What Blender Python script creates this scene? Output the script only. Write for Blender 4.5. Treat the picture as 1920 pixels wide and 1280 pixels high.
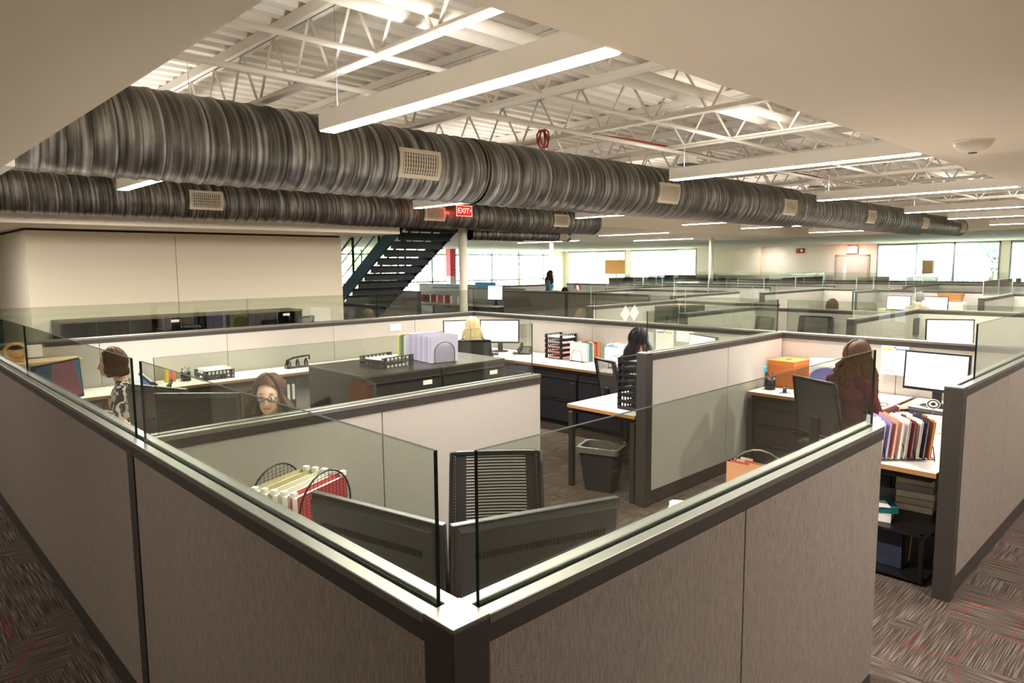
import bpy, bmesh, math, random
from mathutils import Vector, Matrix, noise
random.seed(11)
PI = math.pi
scn = bpy.context.scene
for o in list(bpy.data.objects): bpy.data.objects.remove(o)
COL = scn.collection

# ------------------------------------------------------------------ camera
CAM_H = 1.95
YAW, PITCH, ROLL = 0.804017719, 0.110234947, -0.00775736870
def cam_axes():
    f = Vector((math.cos(YAW)*math.cos(PITCH), math.sin(YAW)*math.cos(PITCH), -math.sin(PITCH)))
    r = Vector((math.sin(YAW), -math.cos(YAW), 0)); u = r.cross(f)
    c, s = math.cos(ROLL), math.sin(ROLL)
    return c*r + s*u, -s*r + c*u, f
_r, _u, _f = cam_axes()
cd = bpy.data.cameras.new('camera'); cam = bpy.data.objects.new('camera', cd); COL.objects.link(cam)
cd.sensor_width = 36; cd.lens = 36*1298.1/1920; cd.clip_end = 400; cd.clip_start = 0.02
cam.matrix_world = Matrix(((_r.x, _u.x, -_f.x, 0), (_r.y, _u.y, -_f.y, 0), (_r.z, _u.z, -_f.z, CAM_H), (0, 0, 0, 1)))
scn.camera = cam

# ------------------------------------------------------------------ world, exposure
W = bpy.data.worlds.new('world'); scn.world = W; W.use_nodes = True
W.node_tree.nodes['Background'].inputs[0].default_value = (0.86, 0.94, 1.0, 1)
W.node_tree.nodes['Background'].inputs[1].default_value = 12.0
vs = scn.view_settings
vs.view_transform = 'Standard'; vs.look = 'None'; vs.gamma = 1; vs.use_curve_mapping = False
vs.exposure = 1.42
LIGHT_W = 74.0            # watts of one linear ceiling light
DECK_FILL_W = 7.0         # watts of the upward lamp added over each fixture to brighten the deck
DOWN_W = 46.0             # watts of one recessed corridor light
WARM = (1.0, 0.96, 0.91)

# ------------------------------------------------------------------ helpers
def lin(h):
    h = h.lstrip('#'); out = []
    for i in (0, 2, 4):
        c = int(h[i:i+2], 16)/255
        out.append(c/12.92 if c <= .04045 else ((c+.055)/1.055)**2.4)
    return (*out, 1)
MATS = {}
def mat(name, col='#808080', rough=.6, metal=0, spec=.5, emit=None, estr=0, noise_amt=0, noise_scale=20, bump=0, bump_scale=200, trans=0):
    if name in MATS: return MATS[name]
    m = bpy.data.materials.new(name); m.use_nodes = True; MATS[name] = m
    nt = m.node_tree; b = nt.nodes['Principled BSDF']
    c = lin(col)
    b.inputs['Base Color'].default_value = c
    b.inputs['Roughness'].default_value = rough; b.inputs['Metallic'].default_value = metal
    b.inputs['Specular IOR Level'].default_value = spec
    if trans: b.inputs['Transmission Weight'].default_value = trans
    if emit: b.inputs['Emission Color'].default_value = lin(emit); b.inputs['Emission Strength'].default_value = estr
    if noise_amt or bump:
        tc = nt.nodes.new('ShaderNodeTexCoord')
    if noise_amt:
        n = nt.nodes.new('ShaderNodeTexNoise'); n.inputs['Scale'].default_value = noise_scale; n.inputs['Detail'].default_value = 4
        nt.links.new(tc.outputs['Object'], n.inputs['Vector'])
        mx = nt.nodes.new('ShaderNodeMix'); mx.data_type = 'RGBA'
        mx.inputs['A'].default_value = (*[v*(1-noise_amt) for v in c[:3]], 1)
        mx.inputs['B'].default_value = (*[min(1, v*(1+noise_amt)) for v in c[:3]], 1)
        nt.links.new(n.outputs['Fac'], mx.inputs['Factor']); nt.links.new(mx.outputs['Result'], b.inputs['Base Color'])
    if bump:
        n2 = nt.nodes.new('ShaderNodeTexNoise'); n2.inputs['Scale'].default_value = bump_scale; n2.inputs['Detail'].default_value = 2
        nt.links.new(tc.outputs['Object'], n2.inputs['Vector'])
        bp = nt.nodes.new('ShaderNodeBump'); bp.inputs['Strength'].default_value = bump; bp.inputs['Distance'].default_value = .002
        nt.links.new(n2.outputs['Fac'], bp.inputs['Height']); nt.links.new(bp.outputs['Normal'], b.inputs['Normal'])
    return m

def fabric(name, c1, c2, rib):
    """woven panel cloth: vertical ribs (or a plain weave) as colour grain and fine relief"""
    m = bpy.data.materials.new(name); m.use_nodes = True; MATS[name] = m
    nt = m.node_tree; b = nt.nodes['Principled BSDF']; L = nt.links.new
    b.inputs['Roughness'].default_value = .95; b.inputs['Specular IOR Level'].default_value = .15
    tc = nt.nodes.new('ShaderNodeTexCoord'); mp = nt.nodes.new('ShaderNodeMapping')
    mp.inputs['Scale'].default_value = (480, 480, 26 if rib else 480)
    L(tc.outputs['Object'], mp.inputs['Vector'])
    n = nt.nodes.new('ShaderNodeTexNoise'); n.inputs['Scale'].default_value = 1; n.inputs['Detail'].default_value = 3
    L(mp.outputs['Vector'], n.inputs['Vector'])
    n2 = nt.nodes.new('ShaderNodeTexNoise'); n2.inputs['Scale'].default_value = 420; L(tc.outputs['Object'], n2.inputs['Vector'])
    mixn = nt.nodes.new('ShaderNodeMath'); mixn.operation = 'ADD'; L(n.outputs['Fac'], mixn.inputs[0]); L(n2.outputs['Fac'], mixn.inputs[1])
    rp = nt.nodes.new('ShaderNodeMapRange'); rp.inputs['From Min'].default_value = .7; rp.inputs['From Max'].default_value = 1.3
    L(mixn.outputs[0], rp.inputs['Value'])
    mx = nt.nodes.new('ShaderNodeMix'); mx.data_type = 'RGBA'
    mx.inputs['A'].default_value = lin(c1); mx.inputs['B'].default_value = lin(c2)
    L(rp.outputs['Result'], mx.inputs['Factor']); L(mx.outputs['Result'], b.inputs['Base Color'])
    bp = nt.nodes.new('ShaderNodeBump'); bp.inputs['Strength'].default_value = .5; bp.inputs['Distance'].default_value = .0015
    L(mixn.outputs[0], bp.inputs['Height']); L(bp.outputs['Normal'], b.inputs['Normal'])
    return m

def glass_mat(name, tint, refl=1.0):
    m = bpy.data.materials.new(name); m.use_nodes = True; MATS[name] = m
    nt = m.node_tree; nt.nodes.clear(); L = nt.links.new
    out = nt.nodes.new('ShaderNodeOutputMaterial'); mx = nt.nodes.new('ShaderNodeMixShader')
    t = nt.nodes.new('ShaderNodeBsdfTransparent'); t.inputs[0].default_value = lin(tint)
    g = nt.nodes.new('ShaderNodeBsdfGlossy'); g.inputs['Roughness'].default_value = 0.0; g.inputs['Color'].default_value = (1, 1, 1, 1)
    fr = nt.nodes.new('ShaderNodeFresnel'); ge = nt.nodes.new('ShaderNodeNewGeometry'); io = nt.nodes.new('ShaderNodeMapRange')
    io.inputs['To Min'].default_value = 1.5; io.inputs['To Max'].default_value = 1/1.5; L(ge.outputs['Backfacing'], io.inputs['Value']); L(io.outputs[0], fr.inputs['IOR'])
    mu = nt.nodes.new('ShaderNodeMath'); mu.operation = 'MULTIPLY'; mu.inputs[1].default_value = refl
    L(fr.outputs[0], mu.inputs[0]); L(mu.outputs[0], mx.inputs[0]); L(t.outputs[0], mx.inputs[1]); L(g.outputs[0], mx.inputs[2]); L(mx.outputs[0], out.inputs[0])
    return m

class MB:
    """collects shapes; build() links them as ONE mesh object"""
    def __init__(s): s.v = []; s.f = []; s.m = []; s.sm = []
    def add(s, vs, fs, mi=0, smooth=False, M=None):
        o = len(s.v)
        s.v += [tuple(M @ Vector(p)) for p in vs] if M is not None else [tuple(p) for p in vs]
        for k, f in enumerate(fs):
            s.f.append(tuple(i+o for i in f)); s.m.append(mi[k] if isinstance(mi, (list, tuple)) else mi); s.sm.append(smooth)
        return s
    def box(s, x0, x1, y0, y1, z0, z1, mi=0, M=None):
        # face order: -z +z -y +x +y -x
        vs = [(x0,y0,z0),(x1,y0,z0),(x1,y1,z0),(x0,y1,z0),(x0,y0,z1),(x1,y0,z1),(x1,y1,z1),(x0,y1,z1)]
        fs = [(0,3,2,1),(4,5,6,7),(0,1,5,4),(1,2,6,5),(2,3,7,6),(3,0,4,7)]
        return s.add(vs, fs, mi, False, M)
    def bar(s, p0, p1, w, h, mi=0, up=(0,0,1)):
        """rectangular bar from p0 to p1"""
        p0 = Vector(p0); p1 = Vector(p1); d = (p1-p0); L = d.length; d.normalize()
        u = Vector(up)
        if abs(d.dot(u)) > .99: u = Vector((1,0,0))
        sx = d.cross(u).normalized(); sz = sx.cross(d)
        vs = []
        for p in (p0, p1):
            for a, b in ((-1,-1),(1,-1),(1,1),(-1,1)): vs.append(p + sx*a*w/2 + sz*b*h/2)
        return s.add(vs, [(0,3,2,1),(4,5,6,7),(0,1,5,4),(1,2,6,5),(2,3,7,6),(3,0,4,7)], mi)
    def tube(s, pts, r, n=8, mi=0, caps=True, closed=False):
        pts = [Vector(p) for p in pts]; rs = r if isinstance(r, (list, tuple)) else [r]*len(pts)
        o = len(s.v); N = len(pts); prev = None
        for i, p in enumerate(pts):
            a = pts[i-1] if i else (pts[-1] if closed else pts[0]); b = pts[i+1] if i < N-1 else (pts[0] if closed else pts[-1])
            d = (b-a).normalized() if (b-a).length > 1e-9 else Vector((0,0,1))
            if prev is None:
                u = Vector((0,0,1)) if abs(d.z) < .9 else Vector((1,0,0))
                sx = d.cross(u).normalized()
            else: sx = (prev - d*prev.dot(d)).normalized()
            prev = sx; sy = d.cross(sx)
            for k in range(n):
                t = 2*PI*k/n; s.v.append(tuple(p + (sx*math.cos(t)+sy*math.sin(t))*rs[i]))
        for i in range(N-1 + (1 if closed else 0)):
            j = (i+1) % N
            for k in range(n):
                s.f.append((o+i*n+k, o+i*n+(k+1)%n, o+j*n+(k+1)%n, o+j*n+k)); s.m.append(mi); s.sm.append(True)
        if caps and not closed:
            s.f.append(tuple(o+k for k in range(n))[::-1]); s.m.append(mi); s.sm.append(False)
            s.f.append(tuple(o+(N-1)*n+k for k in range(n))); s.m.append(mi); s.sm.append(False)
        return s
    def lathe(s, prof, n=16, mi=0, c=(0,0,0), smooth=True):
        """prof: list of (r,z) about a vertical axis at c"""
        o = len(s.v)
        for r, z in prof:
            for k in range(n):
                t = 2*PI*k/n; s.v.append((c[0]+r*math.cos(t), c[1]+r*math.sin(t), c[2]+z))
        for i in range(len(prof)-1):
            for k in range(n):
                s.f.append((o+i*n+k, o+i*n+(k+1)%n, o+(i+1)*n+(k+1)%n, o+(i+1)*n+k)); s.m.append(mi); s.sm.append(smooth)
        if prof[0][0] > 1e-4: s.f.append(tuple(o+k for k in range(n))[::-1]); s.m.append(mi); s.sm.append(False)
        if prof[-1][0] > 1e-4: s.f.append(tuple(o+(len(prof)-1)*n+k for k in range(n))); s.m.append(mi); s.sm.append(False)
        return s
    def prism(s, poly, a, b, axis='z', mi=0):
        """polygon (2-d) extruded from a to b along an axis"""
        n = len(poly)
        def P(p, t): return {'z': (p[0],p[1],t), 'y': (p[0],t,p[1]), 'x': (t,p[0],p[1])}[axis]
        vs = [P(p, a) for p in poly]+[P(p, b) for p in poly]
        fs = [tuple(range(n))[::-1], tuple(range(n, 2*n))]+[(i, (i+1)%n, n+(i+1)%n, n+i) for i in range(n)]
        return s.add(vs, fs, mi)
    def ell(s, c, r, nu=16, nv=10, mi=0, M=None):
        vs = []; fs = []
        for j in range(nv+1):
            ph = PI*j/nv
            for i in range(nu):
                th = 2*PI*i/nu
                vs.append((c[0]+r[0]*math.sin(ph)*math.cos(th), c[1]+r[1]*math.sin(ph)*math.sin(th), c[2]+r[2]*math.cos(ph)))
        for j in range(nv):
            for i in range(nu):
                fs.append((j*nu+i, (j+1)*nu+i, (j+1)*nu+(i+1)%nu, j*nu+(i+1)%nu))
        return s.add(vs, fs, mi, True, M)
    def mesh(s, name, mats):
        me = bpy.data.meshes.new(name); me.from_pydata(s.v, [], s.f)
        for m in (mats if isinstance(mats, (list, tuple)) else [mats]): me.materials.append(m)
        me.polygons.foreach_set('material_index', s.m); me.polygons.foreach_set('use_smooth', s.sm); me.update()
        return me
    def build(s, name, mats, parent=None, bevel=0, seg=2, loc=None, rot=None, label=None):
        o = bpy.data.objects.new(name, s.mesh(name, mats)); COL.objects.link(o)
        if parent: o.parent = parent
        if loc is not None: o.location = loc
        if rot is not None: o.rotation_euler = rot
        if bevel:
            b = o.modifiers.new('bevel', 'BEVEL'); b.width = bevel; b.segments = seg; b.limit_method = 'ANGLE'
        if label: o['label'] = label
        return o

def thing(name, label, cat, loc=(0,0,0), rz=0, group=None):
    o = bpy.data.objects.new(name, None); COL.objects.link(o); o.empty_display_size = .1
    o.location = loc; o.rotation_euler = (0, 0, rz)
    o['label'] = label; o['category'] = cat
    if group: o['group'] = group
    return o
def tag(o, label, cat, group=None):
    o['label'] = label; o['category'] = cat
    if group: o['group'] = group
    return o
def struct(o, label=None):
    o['kind'] = 'structure'
    if label: o['label'] = label
    return o
def dup(root, loc=None, rz=None, label=None, group=None, parent=None):
    r = root.copy(); COL.objects.link(r)
    if parent: r.parent = parent
    if loc is not None: r.location = loc
    if rz is not None: r.rotation_euler = (0, 0, rz)
    if label: r['label'] = label
    if group: r['group'] = group
    for ch in root.children:
        c = ch.copy(); COL.objects.link(c); c.parent = r
        for g in ch.children:
            d = g.copy(); COL.objects.link(d); d.parent = c
    return r
def T(x=0, y=0, z=0, rz=0, ry=0, rx=0):
    return Matrix.Translation((x,y,z)) @ Matrix.Rotation(rz,4,'Z') @ Matrix.Rotation(ry,4,'Y') @ Matrix.Rotation(rx,4,'X')

# ------------------------------------------------------------------ materials
F_LIGHT = fabric('fabric_greige', '#a39c92', '#c0bab0', False)
F_TAUPE = fabric('fabric_taupe_rib', '#65594f', '#94877c', True)
M_CAP = mat('cap_silver', '#7f7c75', .42, .8)
M_POST = mat('post_bronze', '#3d3833', .45, .3)
M_BASE = mat('base_bronze', '#3d3732', .5, .3)
M_DARK = mat('recess_black', '#171513', .7)
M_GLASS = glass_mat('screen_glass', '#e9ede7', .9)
M_GLASSF = glass_mat('screen_glass_far_lit', '#fafcfa', 1.0)  # paler copy of the glass: brightness of the far room put into its tint
M_GEDGEF = mat('glass_edge_far_lit', '#9fb8ae', .2)  # lighter edge colour stands in for window light on the far panes
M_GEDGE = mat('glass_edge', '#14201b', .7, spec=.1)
M_GWIN = glass_mat('window_glass', '#eef4f2', .5)
M_WHITE = mat('laminate_white', '#e6e1d9', .35, spec=.4)
M_WOOD = mat('edge_wood', '#9a6d3c', .5, noise_amt=.15, noise_scale=60)
M_BLACKM = mat('black_metal', '#1b1a19', .4, .4)
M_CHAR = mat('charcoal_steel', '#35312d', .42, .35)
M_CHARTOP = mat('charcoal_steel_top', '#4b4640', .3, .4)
M_PLASTIC = mat('black_plastic', '#161616', .38)
M_PLASTICM = mat('black_matte', '#151413', .65)
M_PAPER = mat('paper', '#f2efe8', .8)
M_PAINT = mat('paint_white', '#efe3d1', .9, bump=.05, bump_scale=400)
M_WALL = mat('wall_cream', '#d8cdb6', .85, bump=.1, bump_scale=300)
M_DECK = mat('deck_white', '#e8e2d6', .6)
M_JOIST = mat('joist_white', '#e9e3d8', .55)
M_LBODY = mat('fixture_white', '#f3f0ea', .5)
M_LEMIT = mat('diffuser', '#ffffff', .5, emit='#fff1dc', estr=16)
M_COLW = mat('column_white', '#e4dccb', .5)
M_ALU = mat('alu_frame', '#8d9498', .45, .6)
M_SHADE = None
M_REDWIRE = mat('red_wire', '#a3322d', .5)
M_SKIN = mat('skin_light', '#d9ab92', .55)
M_LIPS = mat('lips', '#b26a62', .5)
M_EYEW = mat('eye_white', '#e8e2da', .3)
M_EYEB = mat('iris_dark', '#2b2019', .2)

# carpet: planks of short parallel lines in turned blocks, red threads running across
def carpet():
    m = bpy.data.materials.new('carpet'); m.use_nodes = True; nt = m.node_tree; L = nt.links.new
    b = nt.nodes['Principled BSDF']; b.inputs['Roughness'].default_value = 1; b.inputs['Specular IOR Level'].default_value = .05
    tc = nt.nodes.new('ShaderNodeTexCoord')
    def mapping(sc, rz=0):
        mp = nt.nodes.new('ShaderNodeMapping'); mp.inputs['Scale'].default_value = sc; mp.inputs['Rotation'].default_value = (0,0,rz)
        L(tc.outputs['Object'], mp.inputs['Vector']); return mp
    def nz(vec, scale, detail=2):
        n = nt.nodes.new('ShaderNodeTexNoise'); n.inputs['Scale'].default_value = scale; n.inputs['Detail'].default_value = detail
        L(vec.outputs[0], n.inputs['Vector']); return n
    a = nz(mapping((4, 190, 1)), 1, 2); c = nz(mapping((190, 4, 1)), 1, 2)
    vo = nt.nodes.new('ShaderNodeTexVoronoi'); vo.inputs['Scale'].default_value = 1.7; vo.distance = 'MANHATTAN'; L(mapping((1,1,0), .55).outputs[0], vo.inputs['Vector'])
    sp = nt.nodes.new('ShaderNodeSeparateColor'); L(vo.outputs['Color'], sp.inputs[0])
    gt = nt.nodes.new('ShaderNodeMath'); gt.operation = 'GREATER_THAN'; gt.inputs[1].default_value = .5; L(sp.outputs[0], gt.inputs[0])
    mxs = nt.nodes.new('ShaderNodeMix'); L(gt.outputs[0], mxs.inputs['Factor']); L(a.outputs['Fac'], mxs.inputs['A']); L(c.outputs['Fac'], mxs.inputs['B'])
    fine = nz(mapping((1,1,1)), 260, 2)
    ad = nt.nodes.new('ShaderNodeMath'); ad.operation = 'MULTIPLY_ADD'; ad.inputs[1].default_value = .45; L(fine.outputs['Fac'], ad.inputs[0]); L(mxs.outputs['Result'], ad.inputs[2])
    cr = nt.nodes.new('ShaderNodeValToRGB'); L(ad.outputs[0], cr.inputs[0])
    e = cr.color_ramp.elements
    e[0].position = .50; e[0].color = lin('#2c2421'); e[1].position = .98; e[1].color = lin('#82756b')
    x = e.new(.66); x.color = lin('#40362f'); x = e.new(.78); x.color = lin('#564b43')
    # red threads along edges of large cells
    v2 = nt.nodes.new('ShaderNodeTexVoronoi'); v2.feature = 'DISTANCE_TO_EDGE'; v2.inputs['Scale'].default_value = 1.5; L(mapping((1, 1.9, 0), .4).outputs[0], v2.inputs['Vector'])
    lt = nt.nodes.new('ShaderNodeMath'); lt.operation = 'LESS_THAN'; lt.inputs[1].default_value = .007; L(v2.outputs['Distance'], lt.inputs[0])
    rn = nz(mapping((1,1,1)), 2.2, 1); rg = nt.nodes.new('ShaderNodeMath'); rg.operation = 'GREATER_THAN'; rg.inputs[1].default_value = .47; L(rn.outputs['Fac'], rg.inputs[0])
    ml = nt.nodes.new('ShaderNodeMath'); ml.operation = 'MULTIPLY'; L(lt.outputs[0], ml.inputs[0]); L(rg.outputs[0], ml.inputs[1])
    ms = nt.nodes.new('ShaderNodeMath'); ms.operation = 'MULTIPLY'; ms.inputs[1].default_value = .6; L(ml.outputs[0], ms.inputs[0])
    mc = nt.nodes.new('ShaderNodeMix'); mc.data_type = 'RGBA'; L(ms.outputs[0], mc.inputs['Factor']); L(cr.outputs[0], mc.inputs['A']); mc.inputs['B'].default_value = lin('#7d2c22')
    L(mc.outputs['Result'], b.inputs['Base Color'])
    bp = nt.nodes.new('ShaderNodeBump'); bp.inputs['Strength'].default_value = .6; bp.inputs['Distance'].default_value = .003
    L(ad.outputs[0], bp.inputs['Height']); L(bp.outputs['Normal'], b.inputs['Normal'])
    return m
M_CARPET = carpet()

def duct_mat():
    m = bpy.data.materials.new('galvanised_spiral'); m.use_nodes = True; nt = m.node_tree; L = nt.links.new
    b = nt.nodes['Principled BSDF']; b.inputs['Metallic'].default_value = .9
    uv = nt.nodes.new('ShaderNodeUVMap'); mp = nt.nodes.new('ShaderNodeMapping'); mp.inputs['Scale'].default_value = (30, .22, 1); L(uv.outputs[0], mp.inputs['Vector'])
    n = nt.nodes.new('ShaderNodeTexNoise'); n.inputs['Scale'].default_value = 1; n.inputs['Detail'].default_value = 4; L(mp.outputs[0], n.inputs['Vector'])
    mp2 = nt.nodes.new('ShaderNodeMapping'); mp2.inputs['Scale'].default_value = (9, .8, 1); L(uv.outputs[0], mp2.inputs['Vector'])
    n2 = nt.nodes.new('ShaderNodeTexNoise'); n2.inputs['Scale'].default_value = 1; n2.inputs['Detail'].default_value = 5; L(mp2.outputs[0], n2.inputs['Vector'])
    ad = nt.nodes.new('ShaderNodeMath'); ad.operation = 'MULTIPLY_ADD'; ad.inputs[1].default_value = .5; L(n2.outputs['Fac'], ad.inputs[0]); L(n.outputs['Fac'], ad.inputs[2])
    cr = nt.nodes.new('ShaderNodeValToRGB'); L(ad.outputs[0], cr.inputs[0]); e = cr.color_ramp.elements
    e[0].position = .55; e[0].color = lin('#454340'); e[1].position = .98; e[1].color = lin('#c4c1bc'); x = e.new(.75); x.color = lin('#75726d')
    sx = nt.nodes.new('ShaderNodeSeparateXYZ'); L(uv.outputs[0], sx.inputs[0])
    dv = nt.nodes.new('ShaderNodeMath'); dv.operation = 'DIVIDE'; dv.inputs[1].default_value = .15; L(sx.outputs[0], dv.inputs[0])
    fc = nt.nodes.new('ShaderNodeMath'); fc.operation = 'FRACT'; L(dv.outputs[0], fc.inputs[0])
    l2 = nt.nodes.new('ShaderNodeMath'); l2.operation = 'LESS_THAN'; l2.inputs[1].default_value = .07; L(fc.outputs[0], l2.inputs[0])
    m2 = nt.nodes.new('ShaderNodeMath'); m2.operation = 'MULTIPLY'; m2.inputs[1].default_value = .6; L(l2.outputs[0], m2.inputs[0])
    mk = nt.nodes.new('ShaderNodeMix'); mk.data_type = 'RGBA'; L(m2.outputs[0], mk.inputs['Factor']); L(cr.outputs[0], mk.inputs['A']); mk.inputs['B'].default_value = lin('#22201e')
    L(mk.outputs['Result'], b.inputs['Base Color'])
    mr = nt.nodes.new('ShaderNodeMapRange'); mr.inputs['To Min'].default_value = .26; mr.inputs['To Max'].default_value = .5; L(n2.outputs['Fac'], mr.inputs['Value']); L(mr.outputs[0], b.inputs['Roughness'])
    bp = nt.nodes.new('ShaderNodeBump'); bp.inputs['Strength'].default_value = .12; bp.inputs['Distance'].default_value = .006
    L(n.outputs['Fac'], bp.inputs['Height']); L(bp.outputs['Normal'], b.inputs['Normal'])
    return m
M_DUCT = duct_mat()

def shade_mat():
    m = bpy.data.materials.new('roller_shade_cloth'); m.use_nodes = True; nt = m.node_tree; nt.nodes.clear(); L = nt.links.new
    out = nt.nodes.new('ShaderNodeOutputMaterial'); mx = nt.nodes.new('ShaderNodeMixShader'); mx.inputs[0].default_value = .6
    d = nt.nodes.new('ShaderNodeBsdfDiffuse'); d.inputs[0].default_value = lin('#f4f0ea')
    t = nt.nodes.new('ShaderNodeBsdfTranslucent'); t.inputs[0].default_value = lin('#f7f3ee')
    L(d.outputs[0], mx.inputs[1]); L(t.outputs[0], mx.inputs[2]); L(mx.outputs[0], out.inputs[0]); return m
M_SHADE = shade_mat()

# ------------------------------------------------------------------ setting: floor, ceilings, walls
XE, YE = 37.0, 33.0            # far window walls
X0, Y0 = -4.0, -4.5            # walls behind the camera
ZC, ZL = 2.86, 2.53            # low ceiling right of the opening / dropped ceiling left and behind
XL, YR, YB = 0.716, 1.90, 10.75  # edges of the open roof bay
XB = 8.1                       # dropped back ceiling ends here, at the stairs
DZ = 3.83                      # underside of the roof deck
struct(MB().box(X0, XE+.2, Y0, YE+.2, -.1, 0).build('floor', M_CARPET), 'brown striped carpet with thin red lines')
struct(MB().box(XL, XE, Y0, YR, ZC, ZC+.12).build('ceiling', M_PAINT), 'cream painted low ceiling beside the open roof bay')
struct(MB().box(X0, XL, Y0, YE, ZL, ZL+.12).box(XL-.06, XL, Y0, YB, ZL+.12, DZ).build('ceiling', M_PAINT), 'cream dropped ceiling over the left aisle')
struct(MB().box(XL, XE, YR-.06, YR, ZC+.12, DZ+.1).build('trim_1', M_PAINT))
struct(MB().box(XL, 7.55, YB, YE, ZL, ZL+.12).box(XL, 7.55, YB, YB+.06, ZL+.12, DZ).build('ceiling', M_PAINT), 'cream dropped ceiling behind the lower duct')
# low ceiling of the far room, open over the stairs
bm = MB(); bm.box(10.2, XE, YB, YE, ZC, ZC+.12); bm.box(7.55, 10.2, 16.5, YE, ZC, ZC+.12); bm.box(10.2, XE, YB, YB+.06, ZC+.12, DZ)
bm.box(24.5, XE, YR, YB, ZC, ZC+.12); bm.box(24.5, 24.56, YR, YB, ZC+.12, DZ)
struct(bm.build('ceiling', M_PAINT), 'white low ceiling of the far room')
# upper storey around the stair well
struct(MB().box(7.5, 7.55, YB, 16.5, ZL, 5.4).box(10.2, 10.25, YB, 16.5, ZC, 5.4).box(7.5, 10.25, 16.5, 16.55, ZC, 5.4).box(7.5, 10.25, YB-.05, 16.5, 5.4, 5.45).build('wall_stairwell', M_PAINT))
# ribbed roof deck, ribs along x
prof = []
y = YR-.3; P = .22
while y < YB+6:
    prof += [(y, DZ), (y+.09, DZ), (y+.12, DZ+.075), (y+.19, DZ+.075)]; y += P
bm = MB(); n = len(prof)
vs = [(XL-.3, a, b) for a, b in prof]+[(25, a, b) for a, b in prof]
bm.add(vs, [(i, i+1, n+i+1, n+i) for i in range(n-1)])
bm.box(XL-.3, 25, YR-.3, y, DZ+.08, DZ+.1)
struct(bm.build('roof_deck', M_DECK), 'white ribbed metal roof deck')
# walls
struct(MB().box(X0-.1, X0, Y0, YE, 0, DZ).build('wall_left', M_WALL)); struct(MB().box(X0, XE, Y0-.1, Y0, 0, DZ).build('wall_front', M_WALL))
wl = MB(); wl.box(1.93, 7.0, 12.0, 14.6, 0, ZL-.035)
cw = struct(wl.build('wall_core', M_WALL), 'cream wall block behind the dark cabinets')
MB().box(1.95, 6.98, 12.02, 14.58, ZL-.035, ZL).build('shadow_gap', M_DARK, cw)
for xs in (3.96,): MB().box(xs-.004, xs+.004, 11.996, 12.0, 0, ZL-.035).build('joint', mat('joint_shadow', '#8d8370', .9), cw)

# ------------------------------------------------------------------ far window walls
def window_wall_x():
    """wall along y at x = XE with openings"""
    opens = [(2.0,6.85),(7.2,12.3),(22.4,27.25),(27.65,32.55)]
    bm = MB(); ya = Y0
    for a, b in opens: bm.box(XE, XE+.2, ya, a, 0, ZC+.1); bm.box(XE, XE+.2, a, b, ZC-.03, ZC+.1); ya = b
    bm.box(XE, XE+.2, ya, YE, 0, ZC+.1)
    w = struct(bm.build('wall_right', M_PAINT), 'white far wall between the windows')
    k = 1
    for a, b in opens:
        bm = MB(); t = .07
        for c in (a, b-t): bm.box(XE-.02, XE+.12, c, c+t, 0, ZC-.03)
        bm.box(XE-.02, XE+.12, a, b, ZC-.03-t, ZC-.03); bm.box(XE-.02, XE+.12, a, b, 0, t)
        mids = [a+(b-a)*.34, a+(b-a)*.65] if a < 20 else [a+(b-a)*(.63 if a > 25 else .66)]
        for c in mids: bm.box(XE-.02, XE+.12, c, c+t*1.4, 0, ZC-.03)
        f = struct(bm.build('window_%d' % k, M_ALU), 'aluminium framed floor-to-ceiling window')
        cuts = [a]+mids+[b]
        for p, q in zip(cuts[:-1], cuts[1:]): MB().box(XE+.06, XE+.07, p+.07, q, .07, ZC-.1).build('pane', M_GWIN, f)
        k += 1
    return w
window_wall_x()
def window_wall_y():
    bm = MB(); bm.box(X0, 6, YE, YE+.2, 0, 5); bm.box(6, XE+.2, YE, YE+.2, 4.6, 5); bm.box(XE-1.2, XE+.2, YE, YE+.2, 0, 4.6)
    struct(bm.build('wall_back', M_PAINT), 'white back wall around the tall glazing')
    bm = MB(); xs = [6+2.4*i for i in range(13)]
    for x in xs: bm.box(x, x+.1, YE-.03, YE+.12, 0, 4.6)
    for z in (0, .95, 2.55, 4.52): bm.box(6, XE-1.2, YE-.03, YE+.12, z, z+.08)
    f = struct(bm.build('window_5', M_ALU), 'tall curtain wall glazing with trees behind')
    for a, b in zip(xs, xs[1:]+[XE-1.2]):
        MB().box(a+.1, b, YE+.05, YE+.06, .08, 2.55).build('pane', M_GWIN, f); MB().box(a+.1, b, YE+.05, YE+.06, 2.63, 4.52).build('pane', M_GWIN, f)
window_wall_y()
shade_lab = {0:'white roller shade closing the window right of the pillar beside the leafy view', 1:'white roller shade lowered over the pane nearest the exit door',
             2:'wide white roller shade lowered beside the green garden view', 3:'white roller shade lowered over the window behind the orange folder rack'}
for k, (a, b) in enumerate(((2.1,6.7),(10.55,12.2),(23.6,27.15),(27.75,32.45))):
    t = thing('roller_shade', shade_lab[k], 'window shade', (XE-.1, a, 0))
    MB().box(-.006, .006, 0, b-a, .25, ZC-.1).build('shade_cloth', M_SHADE, t)
    MB().tube([(-.03,0,ZC-.08),(-.03,b-a,ZC-.08)], .045, 10).build('roller', M_ALU, t)
    MB().box(-.012, .012, 0, b-a, .22, .25).build('hem_bar', M_ALU, t)
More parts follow.
